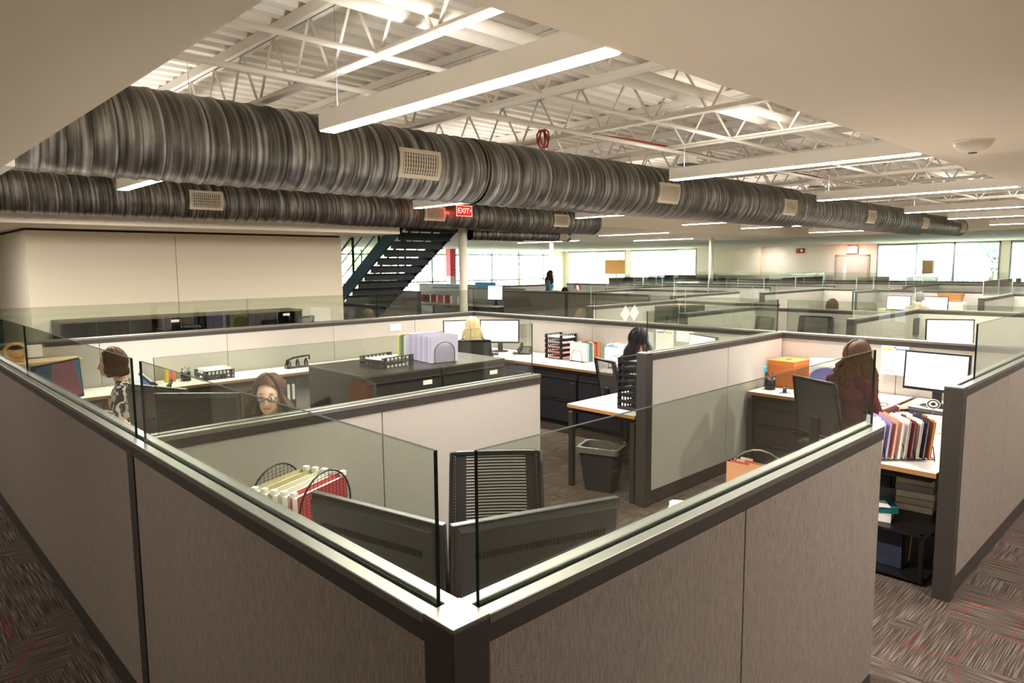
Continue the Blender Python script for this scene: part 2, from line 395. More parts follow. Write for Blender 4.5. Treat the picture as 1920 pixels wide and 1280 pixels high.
# door, exit sign, beige niche, alarm plates on the far wall
d = struct(MB().box(XE-.05, XE, 12.63, 12.72, 0, 2.3).box(XE-.05, XE, 14.2, 14.29, 0, 2.3).box(XE-.05, XE, 12.63, 14.29, 2.26, 2.34).build('door_1', mat('door_frame', '#b9a99c', .6)), 'pinkish grey door under the far exit sign')
MB().box(XE-.03, XE, 12.72, 14.2, 0, 2.26).build('leaf', mat('door_leaf', '#d8c6b8', .6), d)
MB().box(XE-.035, XE-.028, 13.72, 13.88, .9, 1.95).build('vision_panel', mat('lite', '#eef3f6', .1), d)
MB().tube([(XE-.03,13.95,1.0),(XE-.1,13.95,1.0),(XE-.1,14.08,1.0)], .012).build('handle', M_CAP, d)
struct(MB().box(XE-.25, XE, 18.25, 21.0, 0, ZC).build('trim_2', mat('paint_peach', '#ecdcc4', .9)), 'peach painted pier on the far wall')
def text_mesh(name, s, size, m, parent=None, loc=(0,0,0), rot=(0,0,0), ext=.001, align='CENTER'):
    cu = bpy.data.curves.new(name, 'FONT'); cu.body = s; cu.size = size; cu.align_x = align; cu.align_y = 'CENTER'; cu.extrude = ext
    o = bpy.data.objects.new(name, cu); COL.objects.link(o)
    dg = bpy.context.evaluated_depsgraph_get(); dg.update()
    me = bpy.data.meshes.new_from_object(o.evaluated_get(dg)); bpy.data.objects.remove(o)
    me.materials.clear(); me.materials.append(m)
    ob = bpy.data.objects.new(name, me); COL.objects.link(ob); ob.location = loc; ob.rotation_euler = rot
    if parent: ob.parent = parent
    return ob
M_EXRED = mat('exit_red', '#a3201c', .3, emit='#e0281f', estr=.35)
M_EXTXT = mat('exit_letters', '#ffffff', .3, emit='#ffb9ae', estr=.55)
M_EXCLR = glass_mat('exit_acrylic', '#ff8f86', .6)
t = thing('exit_sign', 'lit red exit sign above the far door', 'exit sign', (XE-.12, 13.45, 2.40))
MB().box(-.03, .03, -.26, .26, 0, .34).build('box', mat('exit_pale', '#f2d6cf', .4), t)
text_mesh('lettering', 'EXIT', .26, mat('exit_far_letters', '#ff5a4a', .3, emit='#ff4638', estr=2.5), t, (-.034, 0, .16), (PI/2, 0, -PI/2))
MB().box(-.05, .05, -.2, .2, .34, .42).build('canopy', M_CAP, t)
lt = bpy.data.lights.new('exit_glow', 'POINT'); lt.energy = 5; lt.color = (1,.12,.08); lt.shadow_soft_size = .1; lo = bpy.data.objects.new('exit_glow', lt); COL.objects.link(lo); lo.parent = t; lo.location = (-.25,0,.2)
t = thing('fire_alarm', 'small red fire alarm plate on the far white wall', 'fire alarm', (XE-.02, 16.2, 2.45))
MB().box(-.03, .02, -.28, .0, 0, .26).build('strobe_plate', mat('alarm_red', '#a3221f', .4), t); MB().box(-.03, .02, .02, .16, 0, .26).build('sounder', mat('alarm_red2', '#b9453f', .4), t)
MB().box(-.04, -.03, -.2, -.1, .08, .2).build('lens', mat('lens_white', '#f0ece6', .2), t)

# ------------------------------------------------------------------ outdoors: lawn and trees
struct(MB().box(XE+.3, 110, -60, 110, -.4, -.3).box(-30, XE+.3, YE+.3, 110, -.4, -.3).build('ground_lawn', mat('lawn', '#b4b8a2', .95, noise_amt=.3, noise_scale=3)))
M_LEAF = [mat('leaf_a', '#a9c795', .7, noise_amt=.25, noise_scale=2), mat('leaf_b', '#c3d6a0', .7, noise_amt=.25, noise_scale=2), mat('leaf_c', '#9cc4b0', .7, noise_amt=.25, noise_scale=2)]
M_BARK = mat('bark', '#6b5a4a', .9)
def tree_mesh(seed, k):
    rnd = random.Random(seed); mb = MB()
    cl = [(rnd.uniform(-1.7,1.7), rnd.uniform(-1.7,1.7), rnd.uniform(1.2,5.6), rnd.uniform(.8,1.5)) for _ in range(16)]
    for cx, cy, cz, r in cl:
        for _ in range(150):
            d = Vector((rnd.gauss(0,1), rnd.gauss(0,1), rnd.gauss(0,1))).normalized()*r*rnd.uniform(.55,1.0)
            c = Vector((cx,cy,cz))+d; a = Vector((rnd.gauss(0,1),rnd.gauss(0,1),rnd.gauss(0,1))).normalized(); b = a.orthogonal().normalized()
            s = rnd.uniform(.12,.24)
            mb.add([c-a*s, c+b*s*.5, c+a*s, c-b*s*.5], [(0,1,2,3)])
    tr = MB().tube([(0,0,-.3),(.05,0,1.5),(0,.1,3.2),(.1,0,5)], [.2,.16,.11,.04], 8)
    for cx, cy, cz, r in cl[:8]: tr.tube([(0,.05,min(cz-.6,3)),(cx*.6,cy*.6,cz-.2),(cx,cy,cz)], [.08,.05,.02], 6)
    return mb.mesh('foliage', M_LEAF[k]), tr.mesh('trunk', M_BARK)
TM = [tree_mesh(1,0), tree_mesh(2,1), tree_mesh(3,2)]
tl = ['mid green leafy tree outside the far windows', 'yellow green leafy tree outside the far windows', 'blue green leafy tree outside the far windows']
tp = [(41.5,8.4,2,.75),(44.5,3.2,0,.9),(43,23.6,1,.8),(47,14,0,.9),(47.5,30,0,.9),(11,38,1,.9),(17.5,38.5,0,.9),(24.2,38,1,.9),(31,38.5,2,.9),(37.5,38,0,.9)]
for x, y, k, s in tp:
    t = thing('tree', tl[k], 'tree', (x, y, -.3), random.uniform(0,6), 'trees outside the windows'); t.scale = (s,s,s)
    for nme, me in zip(('foliage','trunk'), TM[k]):
        o = bpy.data.objects.new(nme, me); COL.objects.link(o); o.parent = t

# ------------------------------------------------------------------ roof joists, bridging, pipes
ZB, ZT = 3.33, 3.75
def joist():
    t = thing('roof_joist', 'white open-web steel roof joist under the ribbed deck', 'joist', (0,0,0), 0, 'white roof joists')
    ya, yb = YR-.05, YB+.05
    MB().box(-.055, -.008, ya, yb, ZT, ZT+.008).box(-.055,-.047,ya,yb,ZT,ZT+.075).box(.008,.055,ya,yb,ZT,ZT+.008).box(.047,.055,ya,yb,ZT,ZT+.075).box(-.05,.05,ya,yb,ZT+.07,DZ).build('top_chord', M_JOIST, t)
    MB().box(-.042,.042,ya,yb,ZB-.04,ZB-.032).box(-.012,-.006,ya,yb,ZB-.04,ZB+.006).box(.006,.012,ya,yb,ZB-.04,ZB+.006).build('bottom_chord', M_JOIST, t)
    bm = MB(); n = int((yb-ya)/.57); s = (yb-ya)/n
    for i in range(n):
        a = ya+i*s; bm.tube([(0,a,ZT+.01),(0,a+s*.47,ZB-.02)], .012, 6); bm.tube([(0,a+s*.53,ZB-.02),(0,a+s,ZT+.01)], .012, 6)
    bm.build('web', M_JOIST, t); return t
j0 = joist(); XJ = [1.09+1.53*k for k in range(16)]
for i, x in enumerate(XJ):
    lab = 'white open-web roof joist ' + ('first beside the left dropped ceiling|right above the longest linear light|just past the first big duct grille|with the red cable draped from it|right above the second linear light|just past the second big duct grille|right above the third linear light|just past the third big duct grille|beyond the first duct reducer|right above the fourth linear light|just past the fourth big duct grille|right above the fifth linear light|above the second duct reducer|right above the sixth linear light|just past the last duct grille|last before the far low ceiling'.split('|')[i])
    if i == 0: j0.location = (x,0,0); j0['label'] = lab
    else: dup(j0, (x,0,0), label=lab)
def pipe(name, label, cat, pts, r, m=M_JOIST, grp=None):
    return tag(MB().tube(pts, r, 8).build(name, m), label, cat, grp)
pipe('sprinkler_main', 'fat white sprinkler main running under the deck beside the low ceiling', 'pipe', [(XL,3.72,3.52),(24.4,3.72,3.52)], .065)
pipe('sprinkler_main', 'second white sprinkler pipe running along under the joists', 'pipe', [(XL,3.42,3.46),(24.4,3.42,3.46)], .045)
pipe('bridging_pipe', 'slim white conduit bridging the joists near the lights', 'conduit', [(XL,3.95,3.305),(24.4,3.95,3.305)], .02)
pipe('bridging_pipe', 'white conduit carrying the grey sensor boxes', 'conduit', [(XL,4.72,3.276),(24.4,4.72,3.276)], .022)
pipe('bridging_pipe', 'white conduit crossing the joists above the big duct', 'conduit', [(XL,6.3,3.29),(24.4,6.3,3.29)], .02)
pipe('bridging_pipe', 'white conduit crossing the joists toward the rear duct', 'conduit', [(XL,8.6,3.29),(24.4,8.6,3.29)], .02)
for k, (x, lab) in enumerate(((3.05,'white sensor box with dark lens on the conduit left of the longest light'),(7.55,'white sensor box with dark lens on the conduit above the second light'),(11.3,'white sensor box with dark lens between the second and third lights'))):
    t = thing('sensor_box', lab, 'sensor', (x,4.72,3.153)); MB().box(-.09,.09,-.07,.07,.0,.1).build('housing', M_LBODY, t, bevel=.006)
    MB().box(-.11,.11,-.09,.09,-.012,0).build('lens_frame', mat('sensor_dark','#4f5a55',.4), t)
pipe('red_cable', 'thin red alarm cable draped from the joist down to the conduit', 'cable', [(5.72,4.75,3.29),(5.72,4.1,3.33),(5.72,3.4,3.31),(5.72,2.9,3.33),(5.72,2.5,3.35)], .011, M_REDWIRE)
pipe('red_cable', 'thin red alarm cable running along above the white conduit', 'cable', [(5.72,4.78,3.30),(6.6,4.85,3.35),(7.3,4.8,3.34),(7.35,4.8,3.32),(9.0,4.85,3.33),(11.5,4.83,3.34),(13,4.85,3.32)], .011, M_REDWIRE)
pts = []
for i in range(28): a = i*.75; pts.append((5.05+.06*math.cos(a), 4.78+.03*math.cos(a*.7), 3.17+.09*math.sin(a)))
pipe('cable_coil', 'coil of red cable hanging just above the big duct', 'cable', [(5.05,4.74,3.295),(5.05,4.76,3.30)]+pts, .009, M_REDWIRE)
# ------------------------------------------------------------------ ducts with grilles
def duct(name, label, secs, y, z, pitch=.15, n=44):
    """secs: list of (x0,x1,r); the ribs wind round as one helix"""
    t = thing(name, label, 'duct', (secs[0][0], y, z)); ox = secs[0][0]
    for a, b, r in secs:
        mb = MB(); rows = []; uvs = []; x = a
        prof = [(0,.010),(.011,.010),(.02,0),(.05,.0025),(.056,0),(.1,.0025),(.106,0)]
        xs = []
        while x < b:
            for dx, dr in prof:
                if x+dx < b: xs.append((x+dx, r+dr))
            x += pitch
        xs.append((b, r))
        vs = []
        for xx, rr in xs:
            for k in range(n+1):
                th = 2*PI*k/n; tw = pitch*k/n
                xe = min(max(xx+tw-pitch/2, a), b)
                vs.append((xe-ox, rr*math.cos(th), rr*math.sin(th))); uvs.append((xx-a, th))
        fs = [(i*(n+1)+k, i*(n+1)+k+1, (i+1)*(n+1)+k+1, (i+1)*(n+1)+k) for i in range(len(xs)-1) for k in range(n)]
        mb.add(vs, fs, 0, True); me = mb.mesh('duct_section', M_DUCT)
        ul = me.uv_layers.new(name='UVMap')
        for p in me.polygons:
            for li in p.loop_indices: ul.data[li].uv = uvs[me.loops[li].vertex_index]
        o = bpy.data.objects.new('duct_section', me); COL.objects.link(o); o.parent = t
        MB().tube([(b-.03-ox,0,0),(b-ox,0,0)], r+.012, n).build('collar', M_DUCT2, t)
    return t
M_DUCT2 = mat('galvanised_plain', '#8d867d', .3, .9, noise_amt=.2, noise_scale=6)
M_GRILLE = mat('grille_cream', '#d9cdb9', .5)
def grille_parts(parent, ox, y, z, x, r, ang, w=.46, h=.25):
    """curved duct grille: frame, dark back, blades; ang = elevation of its middle on the duct side facing -y"""
    g = MB(); hw = w/2
    def pt(dx, v, rr): a = PI - ang + 0; th = ang + v/r; return (x-ox+dx, -rr*math.cos(th), rr*math.sin(th))
    def patch(mb, u0, u1, v0, v1, r0, r1, nv=6):
        vs = []
        for rr in (r0, r1):
            for j in range(nv+1):
                v = v0+(v1-v0)*j/nv; vs.append(pt(u0, v, rr)); vs.append(pt(u1, v, rr))
        m = 2*(nv+1); fs = []
        for j in range(nv):
            fs.append((m+2*j, m+2*j+1, m+2*j+3, m+2*j+2)); fs.append((2*j, m+2*j, m+2*j+2, 2*j+2)); fs.append((2*j+1, 2*j+3, m+2*j+3, m+2*j+1))
        fs.append((0,1,m+1,m)); fs.append((2*nv, m+2*nv, m+2*nv+1, 2*nv+1)); mb.add(vs, fs)
    e = .035
    patch(g, -hw, -hw+e, -h/2, h/2, r, r+.025); patch(g, hw-e, hw, -h/2, h/2, r, r+.025)
    patch(g, -hw+e, hw-e, -h/2, -h/2+e, r, r+.025, 2); patch(g, -hw+e, hw-e, h/2-e, h/2, r, r+.025, 2)
    fo = g.build('grille', M_GRILLE, parent)
    b = MB(); patch(b, -hw+e, hw-e, -h/2+e, h/2-e, r+.004, r+.009); b.build('grille_back', M_DARK, fo)
    nb = 14
    for i in range(nb):
        s = MB(); u = -hw+e+(w-2*e)*(i+.5)/nb; patch(s, u-.006, u+.006, -h/2+e, h/2-e, r+.01, r+.022, 4); s.build('blade', M_GRILLE, fo)
    nh = 5
    for i in range(nh):
        s = MB(); v = -h/2+e+(h-2*e)*(i+.5)/nh; patch(s, -hw+e, hw-e, v-.004, v+.004, r+.008, r+.016, 1); s.build('blade', M_GRILLE, fo)
D1Y, D1Z, D1R = 5.55, 2.91, .32
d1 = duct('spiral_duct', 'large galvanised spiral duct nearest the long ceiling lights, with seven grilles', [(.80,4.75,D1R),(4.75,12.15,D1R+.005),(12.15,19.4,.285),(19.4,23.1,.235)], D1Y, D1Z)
for x, r in ((3.89,D1R),(7.93,D1R+.005),(11.53,D1R+.005),(15.42,.285),(19.05,.285),(22.7,.235)): grille_parts(d1, .80, D1Y, D1Z, x, r, -.13)
MB().tube([(22.28,0,0),(22.31,0,0)], .243, 44).build('end_cap', M_DUCT2, d1)
MB().lathe([(0,-.01),(.04,-.01),(.04,.0)], 12, c=(.35,-.31,.09)).build('access_plug', M_DUCT2, d1)
MB().box(-.1, .02, -.34, .34, -.34, .34).build('wall_flange', M_LBODY, d1)
D2Y, D2Z, D2R = 10.38, 2.90, .27
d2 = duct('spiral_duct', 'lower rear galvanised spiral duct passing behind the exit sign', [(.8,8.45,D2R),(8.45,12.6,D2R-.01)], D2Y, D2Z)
for x in (3.79,7.83,11.25): grille_parts(d2, .8, D2Y, D2Z, x, D2R, -.06)
MB().tube([(11.78,0,0),(11.83,0,0)], D2R+.005, 44).build('end_cap', M_DUCT2, d2)
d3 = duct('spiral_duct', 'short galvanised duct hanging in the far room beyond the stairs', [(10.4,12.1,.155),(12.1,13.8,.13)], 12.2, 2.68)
MB().tube([(3.38,0,0),(3.42,0,0)], .14, 44).build('end_cap', M_DUCT2, d3)
for x in (13.5,): grille_parts(d3, 10.4, 12.2, 2.69, x, .135, -.25, .3, .16)

# ------------------------------------------------------------------ linear lights
def linear_light(x, ya, yb, label, z=ZC, h=.125, w=.12, power=1.0, group=None, cable=True):
    t = thing('linear_light', label, 'ceiling light', (x, ya, z), 0, group); L = yb-ya
    MB().box(0, w, 0, L, .004, h).build('housing', M_LBODY, t)
    MB().box(.008, w-.008, .008, L-.008, -.003, .004).build('diffuser', M_LEMIT, t)
    if cable:
        for yy in (.15, L-.15): MB().tube([(w/2,yy,h),(w/2,yy,DZ-z-.001)], .002, 6).build('hanger', M_ALU, t)
    for nme, e, zz, rx in (('lamp_down', LIGHT_W*power, -.008, 0), ('deck_fill', DECK_FILL_W*power, h+.01, PI)):  # the upward lamp is an added fill for the roof deck
        if nme == 'deck_fill' and not cable: continue
        ld = bpy.data.lights.new(nme, 'AREA'); ld.shape = 'RECTANGLE'; ld.size = w*.8; ld.size_y = L*.98; ld.energy = e; ld.color = WARM
        lo = bpy.data.objects.new(nme, ld); COL.objects.link(lo); lo.parent = t; lo.location = (w/2, L/2, zz); lo.rotation_euler = (rx,0,0)
    return t
g1 = 'hanging linear lights'
l1 = ['longest glowing linear light, hung in front of the big duct and grille','second linear light, hung where the big duct meets the red cable','third linear light, ending above the duct reducer','fourth linear light, hung over the thinner duct','fifth linear light, hung over the duct end','sixth linear light, hung past the duct end cap']
for x, lab in zip((2.41,6.62,10.5,14.45,17.3,21.0), l1): linear_light(x, 1.92, 4.37, lab, group=g1)
l2 = ['linear light between the two ducts, beside the leftmost rear grille','linear light between the ducts, beside the red exit sign','linear light above the capped end of the rear duct','short-looking linear light seen under the big duct beside the white column','linear light under the duct reducer','linear light over the fire alarm wall']
for x, lab in zip((2.41,6.66,10.6,14.45,17.3,21.55), l2): linear_light(x, 6.72, 9.17, lab, group=g1)
for (x, a, b), lab in zip(((17.2,11.4,13.9),(22.1,13.6,16.15),(20.0,17.2,20.4)), ('far room linear light beyond the rear duct end','far room linear light in front of the shaded windows','far room linear light beside the standing person')):
    linear_light(x, a, b, lab, z=ZC-.03, h=.03, group='far room linear lights', cable=False)
for k, (x, y, lab) in enumerate(((35.8,17.6,'recessed round downlight beside the peach pier'),(36,13.35,'recessed round downlight above the far exit sign'),(36,8.85,'recessed round downlight in front of the leafy window'),(36,24.6,'recessed round downlight above the garden view window'),
      (3.3,-.7,'recessed downlight over the aisle by the corner post'),(6.4,-.7,'recessed downlight over the aisle by the doorway partition'),(9.6,-.6,'recessed downlight further along the carpeted aisle'),(.15,11.3,'recessed downlight over the left aisle beside the cream wall'),(-.9,2.6,'added unseen downlight brightening the long taupe side partition'),(-.9,5.8,'added unseen downlight over the left aisle by the round ornament'),(-.9,9.0,'added unseen downlight over the left aisle past the rear partition'))):  # last left-aisle entries are added out-of-view lamps that brighten the taupe partition
    t = thing('downlight', lab, 'ceiling light', (x,y,ZC if x > XL else ZL))
    MB().lathe([(.085,-.006),(.1,-.006),(.1,0),(.085,0)], 24).build('trim_ring', M_LBODY, t); MB().lathe([(0,-.002),(.085,-.002)], 24).build('lens', M_LEMIT, t)
    ld = bpy.data.lights.new('lamp', 'AREA'); ld.shape = 'DISK'; ld.size = .16; ld.energy = (45 if y > 11 else 11) if x < XL else DOWN_W if y < 0 else 18; ld.color = WARM
    lo = bpy.data.objects.new('lamp', ld); COL.objects.link(lo); lo.parent = t; lo.location = (0,0,-.01)
t = thing('smoke_detector', 'white domed smoke detector on the low ceiling', 'smoke detector', (6.3,1.45,ZC))
MB().lathe([(.0,-.085),(.035,-.085),(.09,-.07),(.125,-.035),(.135,0)], 28).build('dome', mat('detector_white','#e3d8c6',.45), t)
MB().lathe([(.0,-.094),(.03,-.093),(.034,-.085)], 16).build('sensor_eye', mat('detector_eye','#6d6459',.4), t)
MB().lathe([(.135,-.012),(.14,0)], 28).build('base_ring', M_LBODY, t)
# exit sign in front of the rear duct
t = thing('exit_sign', 'glowing red edge-lit exit sign hanging in front of the rear duct', 'exit sign', (8.32, 9.9, 2.84))
ex = MB().box(-.17,.21,-.006,.006,0,.2).build('acrylic_panel', M_EXRED, t, bevel=.004)
text_mesh('lettering','EXIT',.135,M_EXTXT,t,(-.0,-.009,.1),(PI/2,0,0),.002)
text_mesh('arrow','>',.1,M_EXTXT,t,(.175,-.009,.105),(PI/2,0,0),.002)
MB().box(-.2,.24,-.03,.03,.2,.26).build('canopy',M_CAP,t); MB().tube([(.02,0,.26),(.02,0,.988)],.008,8).build('stem',M_CAP,t)
bm = MB()
for a,b,c,d_ in ((-.168,.208,.004,.012),(-.168,.208,.188,.196)): bm.box(a,b,-.009,-.006,c,d_)
for a in (-.168,.2): bm.box(a,a+.008,-.009,-.006,.004,.196)
bm.build('border',M_EXTXT,t)
ld = bpy.data.lights.new('exit_glow','POINT'); ld.energy = 1.5; ld.color = (1,.08,.05); ld.shadow_soft_size=.04; lo = bpy.data.objects.new('exit_glow',ld); COL.objects.link(lo); lo.parent=t; lo.location=(-.05,.06,.1)

# ------------------------------------------------------------------ columns and stairs
for (x, y, r, lab) in ((9.22,11.0,.085,'white round steel column beside the dark stairs'),(20.6,19.05,.085,'white round steel column behind the standing person'),(22.6,13.08,.085,'white round steel column in front of the peach pier')):
    t = thing('steel_column', lab, 'column', (x,y,0)); MB().lathe([(r,0),(r,3.6 if x<10 else ZC)], 28).build('shaft', M_COLW, t); MB().box(-.14,.14,-.14,.14,0,.012).build('base_plate', M_COLW, t)
t = thing('steel_column','red painted square column outside the tall glazing','column',(24.75,30.6,0)); MB().box(-.2,.2,-.2,.2,0,ZC).build('shaft',mat('red_paint','#e02c44',.5),t); MB().box(-.21,.21,-.21,.21,.3,1.35).build('notice_band',mat('notice','#d9c9c6',.6),t)
M_STEEL = mat('stair_steel', '#25282b', .45, .5); M_STEELB = mat('stair_steel_blue', '#37566b', .4, .4)
t = thing('steel_stairs','dark open-riser steel stairs with blue-grey stringer and handrails','stairs',(8.2,15.9,0))
def sz(y): return 1.93+(13.1-y)*.64
def stringer(x, m):
    b = MB(); ya, yb = 15.9, 11.2
    b.prism([(ya-15.9, max(0,sz(ya)-.16)),(ya-15.9, sz(ya)+.18),(yb-15.9, sz(yb)+.18),(yb-15.9, sz(yb)-.16)], x, x+.05, 'x'); return b.build('stringer', m, t)
stringer(0, M_STEELB); stringer(1.4, M_STEEL)
nst = 17
for i in range(nst):
    y = 15.75-i*(4.5/nst); z = sz(y)+.02
    tr = MB().box(.05, 1.4, y-15.9-.16, y-15.9+.14, z-.03, z).box(.05,1.4,y-15.9-.16,y-15.9-.15,z-.155,z-.03).build('tread', M_STEEL, t)
for x in (.02, 1.42):
    b = MB(); ya, yb = 15.8, 11.3; b.tube([(x,ya-15.9,sz(ya)+1.0),(x,yb-15.9,sz(yb)+1.0)], .025, 8); b.build('handrail', M_WOOD if x<1 else M_STEEL, t)
    for dz in (.4,.72): MB().tube([(x,ya-15.9,sz(ya)+dz),(x,yb-15.9,sz(yb)+dz)], .012, 8).build('rail', M_STEEL, t)
    for k in range(5):
        y = 15.7-k*1.05; MB().box(x-.02,x+.02,y-15.9-.02,y-15.9+.02,sz(y)+.1,sz(y)+1.0).build('baluster', M_STEEL, t)

# ------------------------------------------------------------------ cubicle partitions
PH, GT, TH = 1.25, 1.577, .09
def partition(label, p0, p1, left, right, seams=(), glass=(), post0=False, post1=False, group=None, strips=()):
    """run from p0 to p1; left/right = cloth on either side; seams, glass spans and dark strips in metres along the run"""
    d = Vector(p1)-Vector(p0); L = d.length; a = math.atan2(d.y, d.x)
    t = thing('cubicle_partition', label, 'partition', (p0[0], p0[1], 0), a, group)
    MB().box(0, L, -.03, .03, 0, PH-.06).build('frame', M_DARK, t)
    MB().box(0, L, -.04, .04, .012, .115).build('base_rail', M_BASE, t)
    h = TH/2
    cuts = sorted([0]+list(seams)+[s for st in strips for s in st]+[L]); 
    for x0, x1 in zip(cuts[:-1], cuts[1:]):
        if any(abs(x0-s[0]) < 1e-6 for s in strips):
            MB().box(x0, x1, -h-.001, h+.001, .012, PH-.025).build('post_strip', M_POST, t)
        else:
            MB().box(x0+.002, x1-.002, -h+.004, h-.004, .118, PH-.062, [0,0,0,0,1,0]).build('fabric_panel', [right, left], t, bevel=.004)
    MB().box(0, L, -h, h, PH-.06, PH-.022).build('rail_trim', M_BASE, t)
    MB().box(0, L, -h-.002, -.011, PH-.022, PH).box(0, L, .011, h+.002, PH-.022, PH).build('top_cap', M_CAP, t, bevel=.002, seg=1)
    for x0, x1 in glass:
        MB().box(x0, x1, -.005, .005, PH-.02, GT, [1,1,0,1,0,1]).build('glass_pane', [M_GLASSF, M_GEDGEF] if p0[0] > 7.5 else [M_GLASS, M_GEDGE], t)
    for f, x0, x1 in ((post0, -TH, 0), (post1, L, L+TH)):
        if f:
            MB().box(x0, x1, -h-.002, h+.002, 0, PH-.006).build('end_post', M_POST, t, bevel=.002); MB().box(x0, x1, -h-.003, h+.003, PH-.006, PH+.001).build('post_cap', M_CAP, t, bevel=.001)
    return t
A, B = F_LIGHT, F_TAUPE
xp, yp = .838, 1.038
t = thing('corner_post', 'dark bronze corner post with pale metal cap where two front partitions meet', 'post', (xp, yp, 0))
MB().box(-.047,.047,-.047,.047,0,PH-.006).build('shaft', M_POST, t, bevel=.002); MB().box(-.048,.048,-.048,.048,PH-.006,PH+.002).build('cap', M_CAP, t, bevel=.0015)
partition('taupe front partition with glass screen, right of the dark corner post, ending at the doorway', (.886,yp), (3.18,yp), A, B, [1.08], [(.01,2.27)])
partition('taupe side partition with glass screens along the left aisle from the corner post', (xp,1.086), (xp,8.0), B, A, [4.35], [(.01,1.94),(2.06,4.4),(4.41,6.85)], strips=[(1.967,2.045)])
partition('light inner partition with glass screen between the near desk and the woman in glasses', (.886,3.09), (3.19,3.09), A, A, [1.1], [(.02,2.27)])
partition('long light rear partition with glass screens in front of the dark cabinets', (.79,8.03), (6.87,8.03), A, A, [1.05,2.35,3.72,5.0], [(.05,2.62),(2.63,4.4),(4.41,6.03)])
partition('long light partition behind the blonde woman and the coloured folders', (6.92,8.075), (6.92,1.0), A, A, [1.3,2.42,4.9,6.0], [(.05,2.40),(2.44,4.85),(4.95,7.0)])
partition('light partition with dark end post between the black-haired woman and the woman in maroon', (4.58,3.19), (6.87,3.19), A, A, [1.2], [(-.02,2.25)], post0=True)
partition('taupe partition with dark end post right of the doorway', (4.52,yp), (9.5,yp), A, B, [1.1,2.6], [(.35,2.3),(2.35,4.9)], post0=True)
# beyond the second aisle
gp = 'far cubicle partitions'
partition('light partition with two white diamond notes and a dark end post', (9.05,7.47), (11.58,7.47), A, A, [1.2], [(.0,2.5)], post0=True)
partition('light partition closing the desk behind the diamond notes', (11.6,7.5), (11.6,5.4), A, A, [], [(.05,2.05)])
partition('light partition with dark end post beside the two mesh chairs', (8.6,5.37), (10.65,5.37), A, A, [1.0], [(0,2.0)], post0=True)
partition('light partition behind the two mesh chairs', (10.65,5.35), (10.65,3.3), A, A, [], [(.05,2.0)])
partition('light partition with dark end post left of the framed grey panel and lone monitor', (9.05,3.25), (11.5,3.25), A, A, [2.2], [(0,2.4)], post0=True)
partition('light partition behind the lone bright monitor', (11.52,3.25), (11.52,-.6), A, A, [1.9], [(.05,3.7)])
partition('dark taupe partition facing the aisle beside the white column', (13.5,14.3), (13.5,9.4), A, B, [3.6], [], strips=[(2.32,2.42)])
partition('grey panel partition beside the foot of the stairs', (11.5,17.6), (11.5,15.7), F_LIGHT, B, [], [], post1=True)
partition('light partition behind the red and white folders', (14.6,19.0), (14.6,14.6), A, A, [1.5,3.0], [])
for k, (p, q, gl, ps) in enumerate((((16.6,17.3),(16.6,22.5),0,0),((16.2,17.2),(18.5,17.2),0,0),((15.8,7.75),(19.3,7.75),1,1),((19.3,7.75),(19.3,3.3),1,0),((17.9,6.4),(20.3,6.4),1,1),((15.7,3.3),(18.3,3.3),1,1),((18.4,3.3),(18.4,-.5),1,0),
      ((16.3,12.8),(19.8,12.8),1,1),((19.8,17.5),(19.8,9.5),1,0),((22.0,16.5),(22.0,8.5),1,0),((22.0,10.2),(25.5,10.2),1,0),((25.5,17),(25.5,2.5),1,0),((22.3,6.6),(25.5,6.6),1,1),((22.3,3.2),(25.5,3.2),1,1),((28.6,20),(28.6,3.0),1,0),((13.8,11.8),(16.2,11.8),1,0),((16.2,12.8),(16.2,8.9),1,0),((13.3,8.6),(16.2,8.6),1,1))):
    L = (Vector(q)-Vector(p)).length
    partition('pale far cubicle partition among the rear desks', p, q, A, A, [L*.5] if L > 3 else [], [(.03,L*.5-.01),(L*.5+.01,L-.03)] if gl else [], post0=bool(ps), group=gp)

# ------------------------------------------------------------------ desks and cabinets
DH = .737
def worktop(label, x0, x1, y0, y1, legs=(), group=None, z=DH, panel=None):
    t = thing('desk', label, 'desk', ((x0+x1)/2, (y0+y1)/2, 0), 0, group); a, b = (x1-x0)/2, (y1-y0)/2
    MB().box(-a, a, -b, b, z-.03, z-.002).build('edge_band', M_WOOD, t); MB().box(-a+.001, a-.001, -b+.001, b-.001, z-.002, z).build('worktop', M_WHITE, t)
    MB().box(-a+.03, a-.03, -b+.03, b-.03, z-.07, z-.03).build('underframe', M_BLACKM, t)
    for lx, ly in legs:
        X = (-a+.03 if lx < 0 else a-.03); Y = (-b+.03 if ly < 0 else b-.03)
        MB().box(X-.022, X+.022, Y-.022, Y+.022, 0, z-.07).build('leg', M_CHAR, t, bevel=.002)
    return t
LL = [(-1,-1),(-1,1),(1,-1),(1,1)]
worktop('white desk behind the two monitors in the near cubicle', .89, 1.62, 1.09, 3.03, LL)
worktop('white desk run behind the taupe front partition ending at the doorway', 1.63, 3.15, 1.09, 1.84, LL)
worktop('white desk of the brown-haired woman along the left partition', .89, 1.53, 5.0, 7.38, LL)
worktop('white desk of the woman in glasses behind the inner partition', .89, 1.65, 3.15, 4.95, LL)
worktop('long white desk with brown edge along the rear partition', .89, 6.08, 7.40, 7.97, LL)
worktop('white desk with brown edge under the coloured folder sorters', 6.1, 6.86, 3.99, 7.97, [(-1,1)])
worktop('white desk with brown edge and grey leg above the waste bin', 4.49, 6.86, 3.25, 3.97, LL)
worktop('white desk with orange box in the maroon-sweater woman\'s cubicle', 6.12, 6.86, 1.92, 3.13, [(-1,1),(-1,-1)])
worktop('white desk with brown edge beside the dark doorway post', 4.44, 6.86, 1.1, 1.88, [(1,-1)])
